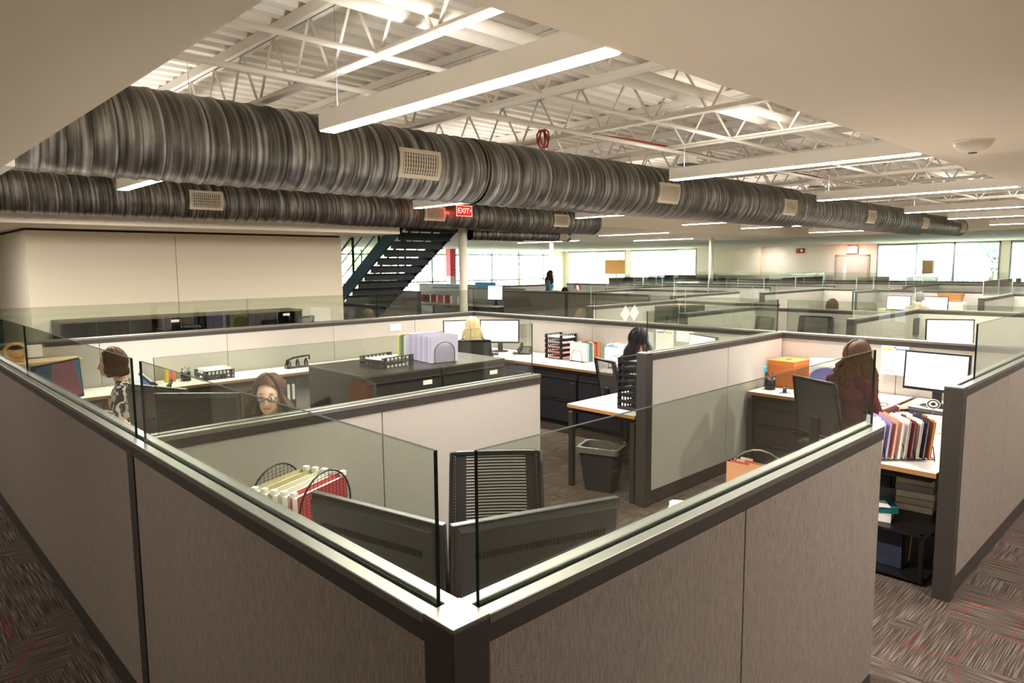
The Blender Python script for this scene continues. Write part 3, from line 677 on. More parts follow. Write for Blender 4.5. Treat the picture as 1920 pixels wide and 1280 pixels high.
def cabinet(name, label, x0, x1, y0, y1, z, face, cols, rows, body=M_CHAR, top=M_CHARTOP, labels=False, group=None, z0=.05):
    """steel file cabinet; face = '-y' or '-x' side that carries the drawers"""
    t = thing(name, label, 'cabinet', ((x0+x1)/2, (y0+y1)/2, 0), 0, group); a, b = (x1-x0)/2, (y1-y0)/2
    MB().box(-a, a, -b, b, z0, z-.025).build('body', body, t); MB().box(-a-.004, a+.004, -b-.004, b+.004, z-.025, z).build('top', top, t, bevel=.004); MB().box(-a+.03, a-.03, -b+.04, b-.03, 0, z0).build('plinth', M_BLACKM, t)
    H = (z-.05-z0-.02)/rows
    for c in range(cols):
        for r in range(rows):
            za, zb = z0+.015+r*H, z0+.015+(r+1)*H-.012
            if face == '-y':
                ua, ub = -a+(2*a)*c/cols+.008, -a+(2*a)*(c+1)/cols-.008
                d = MB().box(ua, ub, -b-.018, -b, za, zb).build('drawer', body, t, bevel=.003)
                MB().box(ua+.02, ub-.02, -b-.026, -b-.018, zb-.022, zb-.004).build('pull', M_BLACKM, d)
                if labels and r == rows-1:
                    w = (ub-ua)*.2; cx = ub-.16; MB().box(cx-.05, cx+.05, -b-.0215, -b-.018, zb-.075, zb-.035).build('label_card', M_PAPER, d); MB().lathe([(.012,0),(.012,.006)], 10).build('lock', M_CAP, d, loc=(ub-.12,-b-.018,zb-.015), rot=(PI/2,0,0))
            else:
                ua, ub = -b+(2*b)*c/cols+.008, -b+(2*b)*(c+1)/cols-.008
                d = MB().box(-a-.018, -a, ua, ub, za, zb).build('drawer', body, t, bevel=.003)
                MB().box(-a-.026, -a-.018, ua+.02, ub-.02, zb-.022, zb-.004).build('pull', M_BLACKM, d)
                if r == rows-1: MB().lathe([(.012,0),(.012,.006)], 10).build('lock', M_CAP, d, loc=(-a-.018,ua+.05,zb-.05), rot=(0,-PI/2,0))
    return t
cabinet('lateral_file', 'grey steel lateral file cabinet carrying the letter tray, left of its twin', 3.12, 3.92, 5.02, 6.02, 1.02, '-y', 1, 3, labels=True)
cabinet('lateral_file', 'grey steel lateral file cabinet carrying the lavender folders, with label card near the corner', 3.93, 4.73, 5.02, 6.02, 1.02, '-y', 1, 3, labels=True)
M_NAVY = mat('cabinet_black', '#26262a', .45, .3)
for k, (a, b, lab) in enumerate(((6.05,6.75,'black two-drawer cabinet under the desk beside the telephone'),(5.28,6.04,'black two-drawer cabinet under the letter tray stack'),(4.62,5.27,'black two-drawer cabinet under the open blue folder'),(4.3,4.61,'black two-drawer cabinet beside the black-haired woman'))):
    cabinet('pedestal_cabinet', lab, 6.16, 6.82, a+.005, b-.005, DH-.075, '-x', 1, 2, M_NAVY, M_NAVY)
cabinet('pedestal_cabinet', 'dark drawer cabinet under the desk with the orange box', 6.2, 6.82, 2.45, 3.08, DH-.075, '-x', 1, 3, M_CHAR, M_CHAR)
cabinet('pedestal_cabinet', 'brown-doored cabinet under the long rear desk behind the grey monitor backs', 2.2, 2.75, 7.45, 7.9, DH-.075, '-y', 1, 2, mat('brown_door','#6b4a2c',.5,noise_amt=.1), M_CHAR)
cabinet('pedestal_cabinet', 'brown-doored cabinet beside its twin under the long rear desk', 2.77, 3.32, 7.45, 7.9, DH-.075, '-y', 1, 2, MATS['brown_door'], M_CHAR)
# dark open cabinets in front of the cream wall
labs = ['dark open cabinet at the left end of the row before the cream wall', 'dark open cabinet with a white label in the row before the cream wall','dark open cabinet in the middle of the row before the cream wall','dark open cabinet at the stair end of the row before the cream wall']
for k in range(4):
    x0 = 2.16+k*.92; t = thing('open_cabinet', labs[k], 'cabinet', (x0+.46,11.7,0)); a, b, z = .455, .28, 1.17
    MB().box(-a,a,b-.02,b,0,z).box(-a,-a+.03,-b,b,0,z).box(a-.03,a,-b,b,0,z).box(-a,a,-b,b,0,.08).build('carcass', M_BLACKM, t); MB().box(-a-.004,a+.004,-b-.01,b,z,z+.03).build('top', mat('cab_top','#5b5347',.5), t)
    for zz in (.45,.8): MB().box(-a+.03,a-.03,-b+.02,b-.02,zz,zz+.02).build('shelf', M_BLACKM, t)
    MB().box(-.01,.01,-b+.02,b-.02,.82,1.17).build('divider', M_CHAR, t)
    if k in (1,3): MB().box(.1,.22,-b-.004,-b+.02,1.10,1.14).build('label_card', M_PAPER, t)

# ------------------------------------------------------------------ small office things
def scr_mat(name, kind):
    m = bpy.data.materials.new(name); m.use_nodes = True; nt = m.node_tree; L = nt.links.new; b = nt.nodes['Principled BSDF']
    b.inputs['Base Color'].default_value = (.02,.02,.02,1); b.inputs['Roughness'].default_value = .25
    tc = nt.nodes.new('ShaderNodeTexCoord'); sep = nt.nodes.new('ShaderNodeSeparateXYZ'); L(tc.outputs['Object'], sep.inputs[0])
    cr = nt.nodes.new('ShaderNodeValToRGB'); cr.color_ramp.interpolation = 'CONSTANT'; e = cr.color_ramp.elements
    if kind == 'doc':
        mr = nt.nodes.new('ShaderNodeMath'); mr.operation = 'FRACT'; mu = nt.nodes.new('ShaderNodeMath'); mu.operation = 'MULTIPLY'; mu.inputs[1].default_value = 34
        L(sep.outputs[2], mu.inputs[0]); L(mu.outputs[0], mr.inputs[0])
        n = nt.nodes.new('ShaderNodeTexNoise'); n.inputs['Scale'].default_value = 18; L(tc.outputs['Object'], n.inputs[0])
        ad = nt.nodes.new('ShaderNodeMath'); ad.operation = 'MULTIPLY'; L(mr.outputs[0], ad.inputs[0]); L(n.outputs['Fac'], ad.inputs[1])
        L(ad.outputs[0], cr.inputs[0]); e[0].color = lin('#f6fbff'); e[0].position = 0; e[1].position = .56; e[1].color = lin('#c9dbe6'); st = 1.0
    else:
        n = nt.nodes.new('ShaderNodeTexNoise'); n.inputs['Scale'].default_value = 4; n.inputs['Detail'].default_value = 0; L(tc.outputs['Object'], n.inputs[0])
        ad = nt.nodes.new('ShaderNodeMath'); ad.operation = 'MULTIPLY_ADD'; ad.inputs[1].default_value = .12; L(n.outputs['Fac'], ad.inputs[0]); L(sep.outputs[1], ad.inputs[2])
        mr = nt.nodes.new('ShaderNodeMapRange'); mr.inputs['From Min'].default_value = -.27; mr.inputs['From Max'].default_value = .33; L(ad.outputs[0], mr.inputs[0]); L(mr.outputs[0], cr.inputs[0])
        if kind == 'redteal':
            e[0].color = lin('#24505c'); e[0].position = 0; e[1].position = .42; e[1].color = lin('#8a4450'); x = e.new(.90); x.color = lin('#3b6a78'); st = .45
        else: e[0].color = lin('#7fb4d8'); e[1].position = .5; e[1].color = lin('#3f6f9c'); st = .7
    L(cr.outputs[0], b.inputs['Emission Color']); b.inputs['Emission Strength'].default_value = st
    return m
S_DOC, S_RED, S_BLUE = scr_mat('screen_document','doc'), scr_mat('screen_red_teal','redteal'), scr_mat('screen_blue','blue')
S_OFF = mat('screen_off', '#0d0f11', .2)
def monitor(label, loc, rz, w=.53, h=.32, top=.46, scr=None, tilt=.06, group=None, body=M_PLASTIC, slot=False):
    """faces local +x, stands on loc"""
    t = thing('monitor', label, 'monitor', loc, rz, group); zc = top-h/2
    M = T(0,0,zc,0,-tilt)
    MB().box(-.012,.014,-w/2,w/2,-h/2,h/2,0,M).add([(-.012,-w/2+.01,-h/2+.01),(-.012,w/2-.01,-h/2+.01),(-.012,w/2-.01,h/2-.005),(-.012,-w/2+.01,h/2-.005),(-.034,-w*.465,-h*.44),(-.034,w*.465,-h*.44),(-.034,w*.465,h*.44),(-.034,-w*.465,h*.44)], [(4,7,6,5),(0,4,5,1),(1,5,6,2),(2,6,7,3),(3,7,4,0)], 0, False, M).build('housing', body, t, bevel=.004)
    e = .016
    MB().box(.0142,.0155,-w/2+e,w/2-e,-h/2+e+.008,h/2-e).build('screen', scr or S_OFF, t, loc=(0,0,zc), rot=(0,-tilt,0))
    MB().bar((-.05,0,.01),(-.04,0,zc),.07,.02,up=(1,0,0)).build('neck', M_PLASTIC, t)
    MB().lathe([(.0,.012),(.10,.012),(.115,.006),(.115,0)], 24).build('foot', M_PLASTIC, t, loc=(-.03,0,0))
    if slot:
        b = MB()
        for i in range(38):
            y = -w*.38+i*w*.76/37; b.box(-.036,-.033,y-.0032,y+.0032,h*.5-.105,h*.5-.085,0,M)
        b.build('vent_slots', M_DARK, t)
    return t
M_GREYPL = mat('grey_plastic', '#3a3733', .4)
def aim(dx, dy): return math.atan2(dy, dx)
monitor('black monitor seen from behind left of the corner, before the red folder box', (1.155,1.82,DH), aim(.97,.22), .56, .34, .463, slot=True, body=M_GREYPL)
monitor('black monitor seen from behind right of the corner, before the mesh chair', (1.49,1.44,DH), aim(.33,.94), .575, .34, .463, slot=True, body=M_GREYPL)
monitor('monitor with red and teal desktop facing the brown-haired woman', (1.19,6.49,DH), aim(.70,-.71), .54, .33, .47, S_RED)
monitor('monitor turned edge-on with blue screen beside the yellow folders', (1.40,4.98,DH), aim(-.99,.14), .5, .32, .49, S_BLUE)
monitor('grey-backed monitor nearest the glass seam, facing the woman in glasses', (1.22,4.1,DH), aim(.93,.36), .46, .36, .56, S_DOC, body=M_GREYPL)
monitor('grey-backed monitor beside its twin, right of it, facing the woman in glasses', (1.3,3.72,DH), aim(.7,.71), .46, .36, .56, S_DOC, body=M_GREYPL)
monitor('bright monitor left of the blonde woman\'s head', (6.2,7.47,DH), aim(-.5,-.86), .50, .32, .45, S_DOC)
monitor('bright monitor right of the blonde woman\'s head', (6.6,7.1,DH), aim(-.8,-.6), .56, .33, .45, S_DOC)
monitor('monitor mostly hidden behind the dark-post partition, by the black-haired woman', (6.6,3.9,DH), aim(-.9,.43), .5, .31, .45, S_DOC)
monitor('large bright monitor in front of the woman in maroon', (6.52,1.66,DH), aim(-.97,.1), .50, .33, .46, S_DOC)
# keyboards, mice
def keyboard(label, loc, rz):
    t = thing('keyboard', label, 'keyboard', loc, rz); MB().box(-.075,.075,-.22,.22,0,.014).build('base', M_PLASTIC, t, bevel=.004)
    b = MB()
    for r in range(5):
        for c in range(16): b.box(-.066+r*.027,-.044+r*.027,-.213+c*.0267,-.190+c*.0267,.014,.021)
    b.build('keys', M_PLASTICM, t)
keyboard('black keyboard under the hands of the woman in maroon', (6.2,1.62,DH), aim(.95,-.2))
keyboard('black keyboard in front of the blonde woman', (6.2,7.02,DH), aim(.7,.7))
keyboard('black keyboard on the brown-haired woman\'s desk', (1.42,6.2,DH), aim(-.8,.5))
def mouse(label, loc, rz):
    t = thing('mouse', label, 'mouse', loc, rz); b = MB(); b.ell((0,0,.018),(.055,.03,.018),14,8); b.build('shell', M_PLASTIC, t); MB().box(.02,.035,-.004,.004,.028,.035).build('wheel', M_CHAR, t)
mouse('black mouse right of the blonde woman\'s keyboard', (6.52,6.72,DH), .8); mouse('black mouse beside the brown-haired woman\'s hand', (1.44,5.85,DH), 2.4)
def phone(label, loc, rz):
    t = thing('desk_phone', label, 'telephone', loc, rz)
    MB().prism([(-.1,0),(.1,0),(.1,.03),(-.1,.10)], -.09, .09, 'y').build('base', M_PLASTIC, t, bevel=.006)
    MB().tube([(-.09,-.065,.125),(-.05,-.065,.118),(.05,-.065,.085),(.095,-.065,.06)], [.026,.016,.016,.026], 10).build('handset', M_PLASTIC, t)
    b = MB()
    for r in range(4):
        for c in range(3): x = .07-r*.03; b.box(x-.01,x+.01,-.02+c*.03,-.002+c*.03,.04+(.07-x)*.35-.004,.05+(.07-x)*.35)
    b.build('keypad', mat('key_grey','#8a8a86',.5), t); MB().tube([(.09,-.07,.03),(.13,-.1,.006),(.08,-.14,.006),(-.02,-.13,.006)], .005, 6).build('cord', M_PLASTIC, t)
phone('black desk telephone beside the blonde woman\'s right-hand monitor', (6.66,6.66,DH), aim(-.8,-.5))
phone('black desk telephone half hidden behind the brown-haired woman', (1.2,7.0,DH), aim(.6,-.8))
# letter trays
def tray_stack(label, loc, rz, n, w=.26, d=.34, gap=.066):
    t = thing('letter_tray', label, 'letter tray', loc, rz)
    for i in range(n):
        z = i*gap; b = MB()
        b.box(-w/2,w/2,-d/2,d/2,z,z+.004)
        for s in (-1,1):
            b.box(s*w/2-.004,s*w/2+.004,-d/2,d/2,z+.042,z+.05)
            for k in range(9): y = -d/2+.01+k*(d-.02)/8; b.box(s*w/2-.003,s*w/2+.003,y-.006,y+.006,z,z+.045)
        b.box(-w/2,w/2,d/2-.006,d/2,z,z+.03); b.build('tier', M_PLASTIC, t)
    for sx in (-1,1):
        for sy in (-.8,.8): MB().box(sx*w/2-.008,sx*w/2+.008,sy*d/2-.01,sy*d/2+.01,0,(n-1)*gap+.05).build('post', M_PLASTIC, t)
    return t
M_PINK = mat('paper_pink','#efb8b4',.8)
def papers(label, loc, rz, n=6, m=M_PAPER, group=None, h=.012, w=.215, d=.28):
    b = MB(); rnd = random.Random(label)
    for i in range(n):
        a = rnd.uniform(-.08,.08); b.box(-w/2,w/2,-d/2,d/2,h*i/n,h*(i+.8)/n,0,T(rnd.uniform(-.01,.01),rnd.uniform(-.015,.015),0,a))
    o = b.build('paper_stack', m); o.location = loc; o.rotation_euler = (0,0,rz); return tag(o, label, 'paper', group)
tray_stack('tall black letter tray stack on the desk behind the folder sorters', (6.72,6.05,DH), aim(0,1)+PI, 5)
for i, (m, lab) in enumerate(((M_PINK,'pink papers in the lowest tier of the tall tray stack'),(M_PINK,'pink papers in the second tier of the tall tray stack'),(M_PINK,'pink papers in the middle tier of the tall tray stack'),(M_PAPER,'white papers in the fourth tier of the tall tray stack'),(M_PAPER,'loose white papers heaped on top of the tall tray stack'))):
    papers(lab, (6.70,6.03,DH+.005+.066*i), PI, 5, m, h=.02)
tray_stack('tall black letter tray tower against the dark end post', (4.80,3.40,DH), PI/2, 8, gap=.055)
for i in (2,3,6): papers(['','','white papers low in the tray tower by the end post','white papers midway up the tray tower by the end post','','','white papers near the top of the tray tower by the end post'][i], (4.80,3.40,DH+.005+.055*i), PI/2, 4, h=.016)
tray_stack('single black letter tray with papers on the long rear desk', (2.87,7.70,DH), PI/2, 2, gap=.05)
papers('crumpled white paper pile in the tray on the rear desk', (2.87,7.70,DH+.056), 1.6, 12, h=.06)
tray_stack('low black letter tray on the grey lateral file', (3.62,5.45,1.02), PI*.5+.15, 2, .30, .40, .05)
papers('white papers in the upper level of the tray on the lateral file', (3.62,5.5,1.02+.055), 1.75, 5, h=.02); papers('white papers in the lower level of the tray on the lateral file', (3.62,5.42,1.02+.005), 1.75, 5, h=.02)
papers('loose white sheets at the desk edge behind the front partition', (2.95,1.74,DH), .5, 4, h=.01)
papers('white sheets on the desk beside the dark doorway post', (4.62,1.5,DH), .3, 3, h=.004)
papers('white sheets under the orange folders on the desk by the doorway post', (4.9,1.35,DH), .1, 3, h=.004)
# upright folder racks
M_WIRE = mat('black_wire', '#1a1a1a', .4, .5)
def folder(label, loc, rz, col, w=.30, h=.235, th=.012, tilt=.0, grp=None, cat='folder', tab=True):
    """stands upright; thickness along local x"""
    m = mat('folder_'+col, '#'+col, .7)
    t = thing('file_folder', label, cat, loc, rz, grp); M = T(0,0,0,0,tilt)
    b = MB()
    for i in range(2):
        x = -th/2+i*(th-.0012); hh = h-.012*i
        vs = [(x,-w/2,0),(x,w/2,0),(x,w/2,hh),(x,-w/2,hh)]; b.box(x,x+.0012,-w/2,w/2,0,hh,0,M)
    b.box(-th/2,th/2,-w/2,w/2,0,.002,0,M); b.build('cover', m, t)
    MB().box(-th/2+.002,th/2-.002,-w/2+.006,w/2-.012,.003,h-.02,0,M).build('sheets', M_PAPER, t)
    if tab: y = (sum(map(ord, label)) % 5-2)*w*.14; MB().box(-th/2,-th/2+.0012,y-.03,y+.03,h,h+.012,0,M).build('tab', m, t)
    return t
def wire_rack(label, loc, rz, L, w=.2, h=.15, n=5, m=M_WIRE):
    t = thing('folder_rack', label, 'folder rack', loc, rz)
    b = MB()
    for s in (-1,1): b.tube([(-L/2,s*w/2,.012),(L/2,s*w/2,.012)], .003, 6)
    for i in range(n*2-1): x = -L/2+i*L/(n*2-2); b.tube([(x,-w/2,.012),(x,w/2,.012)], .0022, 6)
    for x in (-L/2,L/2):
        for s in (-1,1): b.tube([(x,s*w/2,.012),(x,s*w/2,0)], .003, 6)
    b.build('base_grid', m, t)
    for i in range(n):
        x = -L/2+i*L/(n-1); MB().tube([(x,-w/2,.012),(x,-w*.4,h*.75),(x,-w*.28,h),(x,w*.28,h),(x,w*.4,h*.75),(x,w/2,.012)], .003, 6).build('divider', m, t)
    return t
def rackfull(rlabel, loc, rz, L, cols, what, tilt=0, w=.30, h=.235, rh=.15, n=5, grp=None, rw=.2):
    wire_rack(rlabel, loc, rz, L, rw, rh, n); N = len(cols)
    for i, (c, nm) in enumerate(cols):
        x = -L/2+.03+(L-.06)*i/(max(1,N-1)); p = Vector((loc[0],loc[1],0))+Matrix.Rotation(rz,3,'Z') @ Vector((x,0,0))
        folder(nm+' '+what, (p.x,p.y,loc[2]+.016), rz, c, w, h*(.94+.06*((i*7)%5)/4), tilt=tilt, grp=grp)
rz5 = PI/2+.15
rackfull('wire folder sorter beside the tall tray stack', (6.66,5.58,DH), -.06, .32, [('e9e5dc','cream folder at the front of'),('e7e2d6','pale manila folder in'),('4f8fae','blue folder in'),('4a9a5a','green folder in'),('e9dfc9','buff folder in'),('c4342e','red folder in'),('c63b32','deep red folder in'),('e08a2c','orange folder in'),('8a8a44','olive folder at the back of')], 'the sorter by the tray stack', w=.28)
rackfull('wire folder sorter nearest the black-haired woman', (6.56,4.98,DH), .5, .36, [('f0ece4','white folder at the wall end of'),('6fa0c9','sky blue folder in'),('ece6d8','ivory folder in'),('8779a8','violet folder in'),('ebe3c6','cream folder in'),('5f9fc4','blue folder in'),('efe9dd','off-white folder at the front of')][::-1], 'the sorter by the black-haired woman', w=.29, h=.25)
rackfull('black wire rack of coloured folders on the doorway desk', (4.66,1.385,DH), aim(1,-1), .36, [('d9d3dc','pale grey folder first in'),('9a86b8','lavender folder in'),('e39a78','salmon folder in'),('efe9e2','white folder in'),('e6ddd4','bone folder in'),('7a3138','burgundy folder in'),('f0e6dc','cream folder in'),('2c2946','indigo folder in'),('d9771f','orange folder last in')], 'the rack on the doorway desk', tilt=.10, w=.22, h=.25, rh=.11, n=7, grp=None, rw=.22)
# mesh-ended lavender folder holder on the lateral file
def mesh_end(label, loc, rz, w=.2, h=.2, L=.5, col=M_WIRE):
    """file holder with arched wire-mesh end plates (normal along local x)"""
    t = thing('mesh_file_holder', label, 'file holder', loc, rz)
    MB().box(-L/2,L/2,-w/2,w/2,0,.004).build('base', M_BLACKM, t)
    for sx in (-1,1):
        x = sx*L/2; arc = [(x,-w/2,.002)]+[(x,-w/2*math.cos(PI*k/14),h*.55+h*.45*math.sin(PI*k/14)) for k in range(15)]+[(x,w/2,.002)]
        f = MB().tube(arc, .004, 6).build('end_frame', col, t); b = MB()
        def top(y): return h*.55+h*.45*math.sqrt(max(0,1-(2*y/w)**2))
        k = -h
        N = 14
        for i in range(N+1):
            y = -w/2+w*i/N; b.bar((x,y,.004),(x,y,top(y)),.0014,.0014)
        for i in range(1,int(h/.014)):
            z = i*.014; hw = w/2 if z < h*.55 else w/2*math.sqrt(max(0,1-((z-h*.55)/(h*.45))**2)); b.bar((x,-hw,z),(x,hw,z),.0014,.0014)
        b.build('mesh', col, f)
    return t
rl = aim(.15,1)
mesh_end('mesh-ended holder of lavender folders on the lateral file', (4.16,5.55,1.02), rl, .22, .2, .72)
lav = [('c9c2dd','lavender folder'),('d4cee4','pale lilac folder'),('bdb3d6','lavender folder')]
for i in range(20):
    c, nm = (lav[i%3] if i < 14 else [('d9d3e6','pale lilac folder'),('ece6cf','cream folder'),('4f9a6d','green folder'),('5f86b4','blue folder'),('d9a94c','amber folder'),('e4e39a','yellow folder')][i-14])
    x = -.34+.68*i/19; p = Vector((4.16,5.55,0))+Matrix.Rotation(rl,3,'Z') @ Vector((x,0,0))
    folder(nm+' packed in the holder on the lateral file', (p.x,p.y,1.026), rl, c, .30, .26 if i < 13 else .23, th=.024, tilt=-.05, grp='folders packed in the lateral file holder', tab=False)
# red box of hanging files near the corner
t = mesh_end('dark mesh holder of hanging files on the near desk', (1.34,2.70,DH), aim(.35,-.94)+.05, .34, .36, .26)
rr = aim(.35,-.94)+.05
for i, (c, nm) in enumerate((('b0a678','olive hanging file at the back of'),('a89c6c','olive hanging file second from the back of'),('c9c3ae','buff hanging file in the middle of'),('d6d0c2','pale hanging file behind the red one in'),('c2474a','red hanging file at the front of'))):
    x = -.10+i*.05; p = Vector((1.34,2.70,0))+Matrix.Rotation(rr,3,'Z') @ Vector((x,0,0)); h = .30
    f = folder(nm+' the near desk holder', (p.x,p.y,DH+.006), rr, c, .32, h, th=.035, tab=False)
    for s in (-1,1): MB().box(-.012,.012,s*.16-.012,s*.16+.012,h-.012,h+.008).build('rod_tip', M_PAPER, f, bevel=.002)
# rack with orange papers at the end of the front desk
t = thing('wire_hoop_rack','thin wire hoop file rack at the doorway end of the front desk','folder rack',(2.93,1.42,DH))
MB().tube([(0,-.16,.0)]+[(0,-.16*math.cos(PI*k/12),.2+.17*math.sin(PI*k/12)) for k in range(13)]+[(0,.16,0)], .004, 6).build('hoop', M_CAP, t); MB().box(-.1,.1,-.16,.16,0,.004).build('base', M_CAP, t)
for i,(c,nm) in enumerate((('e8a37a','peach folder'),('d8604a','coral folder'),('efe6d8','cream folder'))): folder(nm+' leaning in the wire hoop rack', (2.88+i*.035,1.42,DH+.005), 0.0, c, .28, .30, tilt=0)
# pen cups with pens
def pen_cup(label, loc, n, cols, r=.05, h=.1):
    t = thing('pen_cup', label, 'pen cup', loc); MB().lathe([(r*.9,0),(r,.005),(r,h),(r-.004,h),(r-.006,.006),(0,.006)], 18).build('cup', M_BLACKM, t)
    rnd = random.Random(label)
    for i in range(n):
        a = 2*PI*i/n; x, y = .5*r*math.cos(a), .5*r*math.sin(a); tx, ty = x*1.6, y*1.6; c = cols[i%len(cols)]
        p = thing('pen', ['','']and '%s pen standing in the %s' % (c[1], label), 'pen', (loc[0]+x, loc[1]+y, loc[2]+.007)); hh = rnd.uniform(.13,.16)
        MB().tube([(0,0,0),((tx-x)*.8,(ty-y)*.8,hh*.85)], .0042, 7).build('barrel', mat('pen_'+c[0],'#'+c[0],.4), p); MB().tube([((tx-x)*.8,(ty-y)*.8,hh*.85),(tx-x,ty-y,hh)], [.0046,.003], 7).build('cap', M_PLASTIC, p)
pc = [('2f66a8','blue'),('b83238','red'),('2c8a55','green'),('d97a3a','orange'),('23232a','black'),('c9c9cc','silver')]
pen_cup('black mesh cup beside the orange box', (6.36,3.02,DH), 6, pc)
pen_cup('black cup on the long rear desk', (2.58,7.74,DH), 5, pc[2:]+pc[:1])
t = thing('scissors','blue-handled scissors standing in the cup beside the orange box','scissors',(6.34,3.06,DH+.01))
for s in (-1,1):
    MB().tube([(s*.012+.018*math.cos(a*PI/6),0,.185+.026*math.sin(a*PI/6)) for a in range(12)], .005, 6, closed=True).build('handle', mat('scissor_blue','#4fa3c7',.4), t); MB().bar((s*.008,0,.16),(-s*.004,0,0),.008,.002).build('blade', M_CAP, t)
# orange file box, purple file holder, stapler, pen, calendars in the maroon cubicle
t = thing('file_box','orange cardboard file box in the corner of the desk','box',(6.67,2.98,DH),-.05)
MB().box(-.16,.16,-.13,.13,0,.255).build('carton', mat('cardboard_orange','#b5652b',.7,noise_amt=.08), t, bevel=.003); MB().box(-.165,.165,-.135,.135,.22,.265).build('lid', mat('cardboard_orange2','#c26e30',.7), t, bevel=.003)
MB().ell((0,0,.265),(.05,.018,.003)).build('hand_hole', M_DARK, t)
t_ph = mesh_end('purple mesh-fronted file holder between the orange box and the woman in maroon', (6.63,2.6,DH), aim(-.9,-.35), .28, .23, .14, mat('purple_mesh','#5f58a0',.5))
MB().prism([(-.14,.0)]+[(-.14*math.cos(PI*k/14),.125+.10*math.sin(PI*k/14)) for k in range(15)]+[(.14,0)], .071,.074,'x').build('front_plate', mat('purple_plate','#6f68a8',.5), t_ph)
for i in range(5):
    p = Vector((6.63,2.6,0))+Matrix.Rotation(aim(-.9,-.35),3,'Z') @ Vector((-.05+i*.025,0,0)); folder('white paper folder in the purple file holder', (p.x,p.y,DH+.006), aim(-.9,-.35), 'eeeae6', .30, .30-.012*i, th=.02, grp='folders in the purple holder', tab=False)
t = thing('stapler','black stapler on the desk in front of the orange box','stapler',(6.33,2.86,DH),.4)
MB().box(-.07,.07,-.018,.018,0,.012).build('base', M_PLASTIC, t, bevel=.003); MB().prism([(-.07,.02),(.07,.03),(.065,.05),(-.05,.058),(-.075,.045)], -.014,.014,'y').build('arm', M_PLASTIC, t, bevel=.004); MB().tube([(-.055,-.015,.03),(-.055,.015,.03)], .01, 8).build('hinge', M_CAP, t)
tag(MB().tube([(6.22,2.86,DH+.005),(6.28,2.78,DH+.005)], [.005,.003], 7).build('pen', mat('pen_blue','#2b3f9a',.4)), 'blue pen lying beside the stapler', 'pen')
def calendar(label, y0, y1, z0, z1, c1, c2, x=6.874):
    t = thing('wall_calendar', label, 'calendar', (x,(y0+y1)/2,z0)); w = (y1-y0)/2; h = z1-z0
    MB().box(-.004,0,-w,w,0,h).build('sheet', M_PAPER, t)
    MB().box(-.0045,-.004,0.01,w-.015,h*.86,h*.93).build('header', mat('hdr_'+c1,'#'+c1,.7), t); MB().box(-.0045,-.004,-w+.015,-.005,h*.86,h*.93).build('header', mat('hdr_'+c2,'#'+c2,.7), t)
    b = MB()
    for i in range(9): b.box(-.0045,-.004,-w+.015,w-.015,h*(.8-.075*i),h*(.8-.075*i)+.0015)
    for i in range(8): y = -w+.015+i*(2*w-.03)/7; b.box(-.0045,-.004,y,y+.001,h*.2,h*.82)
    b.build('ruling', mat('rule','#b9b3ac',.8), t); MB().box(-.0045,-.004,.0,w-.02,h*.12,h*.14).build('footer', mat('hdr_red','#c9655a',.7), t); MB().lathe([(.006,0),(.006,.008)],8).build('pin', M_PLASTIC, t, loc=(-.004,0,h-.012), rot=(0,-PI/2,0))
calendar('printed wall calendar with yellow and blue header behind the woman in maroon', 1.975, 2.205, .92, 1.185, 'c9c45a', '7f93b5')
calendar('narrow wall calendar with blue header beside the black-haired woman\'s head', 4.44, 4.68, .90, 1.18, '8f9fc4', 'c9c98a')
o = MB().box(-.003,0,-.11,.11,0,.12).build('notice_sheet', M_PAPER); o.location=(6.874,4.29,1.06); tag(o,'faint white notice pinned beside the narrow calendar','notice')
o = MB().box(-.09,.09,-.004,0,0,.09).build('notice_sheet', M_PAPER); o.location=(5.45,7.984,1.06); tag(o,'small white card pinned on the rear partition above the folders','notice')
# tag sign with round emblem on the doorway desk rack
t = thing('desk_tag','white card with a round black-ring emblem standing behind the folder rack','sign',(5.55,1.42,DH),aim(-.97,-.2))
MB().box(-.002,.002,-.06,.06,0,.12).build('card', M_PAPER, t); MB().tube([(0,0,.12),(0,0,.17)],.003,6).build('stick', M_CAP, t)
e = MB().ell((0,0,.2),(.004,.045,.036)).build('emblem_disc', M_PAPER, t); MB().tube([(.005,.034*math.cos(a*PI/10),.2+.027*math.sin(a*PI/10)) for a in range(20)],.004,6,closed=True).build('ring', M_PLASTIC, e); MB().ell((.005,0,.2),(.003,.015,.012)).build('dot', M_PLASTIC, e)
# hole punch, sticky notes, mug on the rear desk
t = thing('hole_punch','black three-hole punch on the long rear desk','hole punch',(3.88,7.76,DH),.0)
MB().box(-.15,.15,-.05,.05,0,.02).build('base', M_PLASTIC, t, bevel=.004)
for x in (-.11,0,.11): MB().tube([(x,.03,.015),(x,.03,.07),(x,-.0,.10),(x,-.03,.06),(x,-.035,.02)], .011, 8).build('punch_head', M_PLASTIC, t)
MB().tube([(-.14,.03,.03),(-.13,.01,.10),(-.05,-.005,.125),(.08,-.005,.135),(.15,-.005,.14),(.155,.0,.09)], .012, 8).build('lever', M_PLASTIC, t)
t = thing('sticky_notes','block of yellow and pink sticky notes standing on the rear desk','sticky notes',(2.44,7.8,DH))
for i,c in enumerate(('f2d33a','ee6fa0','f08a3c')): MB().box(-.05+i*.034,-.018+i*.034,-.03,.03,.0,.13-.015*i).build('note_pad', mat('note_'+c,'#'+c,.7), t)
t = thing('mug','white mug on the long rear desk near the brown-haired woman','mug',(2.14,7.66,DH)); MB().lathe([(.035,0),(.042,.004),(.043,.1),(.039,.1),(.037,.01),(0,.01)],20).build('cup', M_PAPER, t); MB().tube([(.04,0,.08),(.068,0,.075),(.068,0,.035),(.04,0,.025)],.006,8).build('handle', M_PAPER, t)
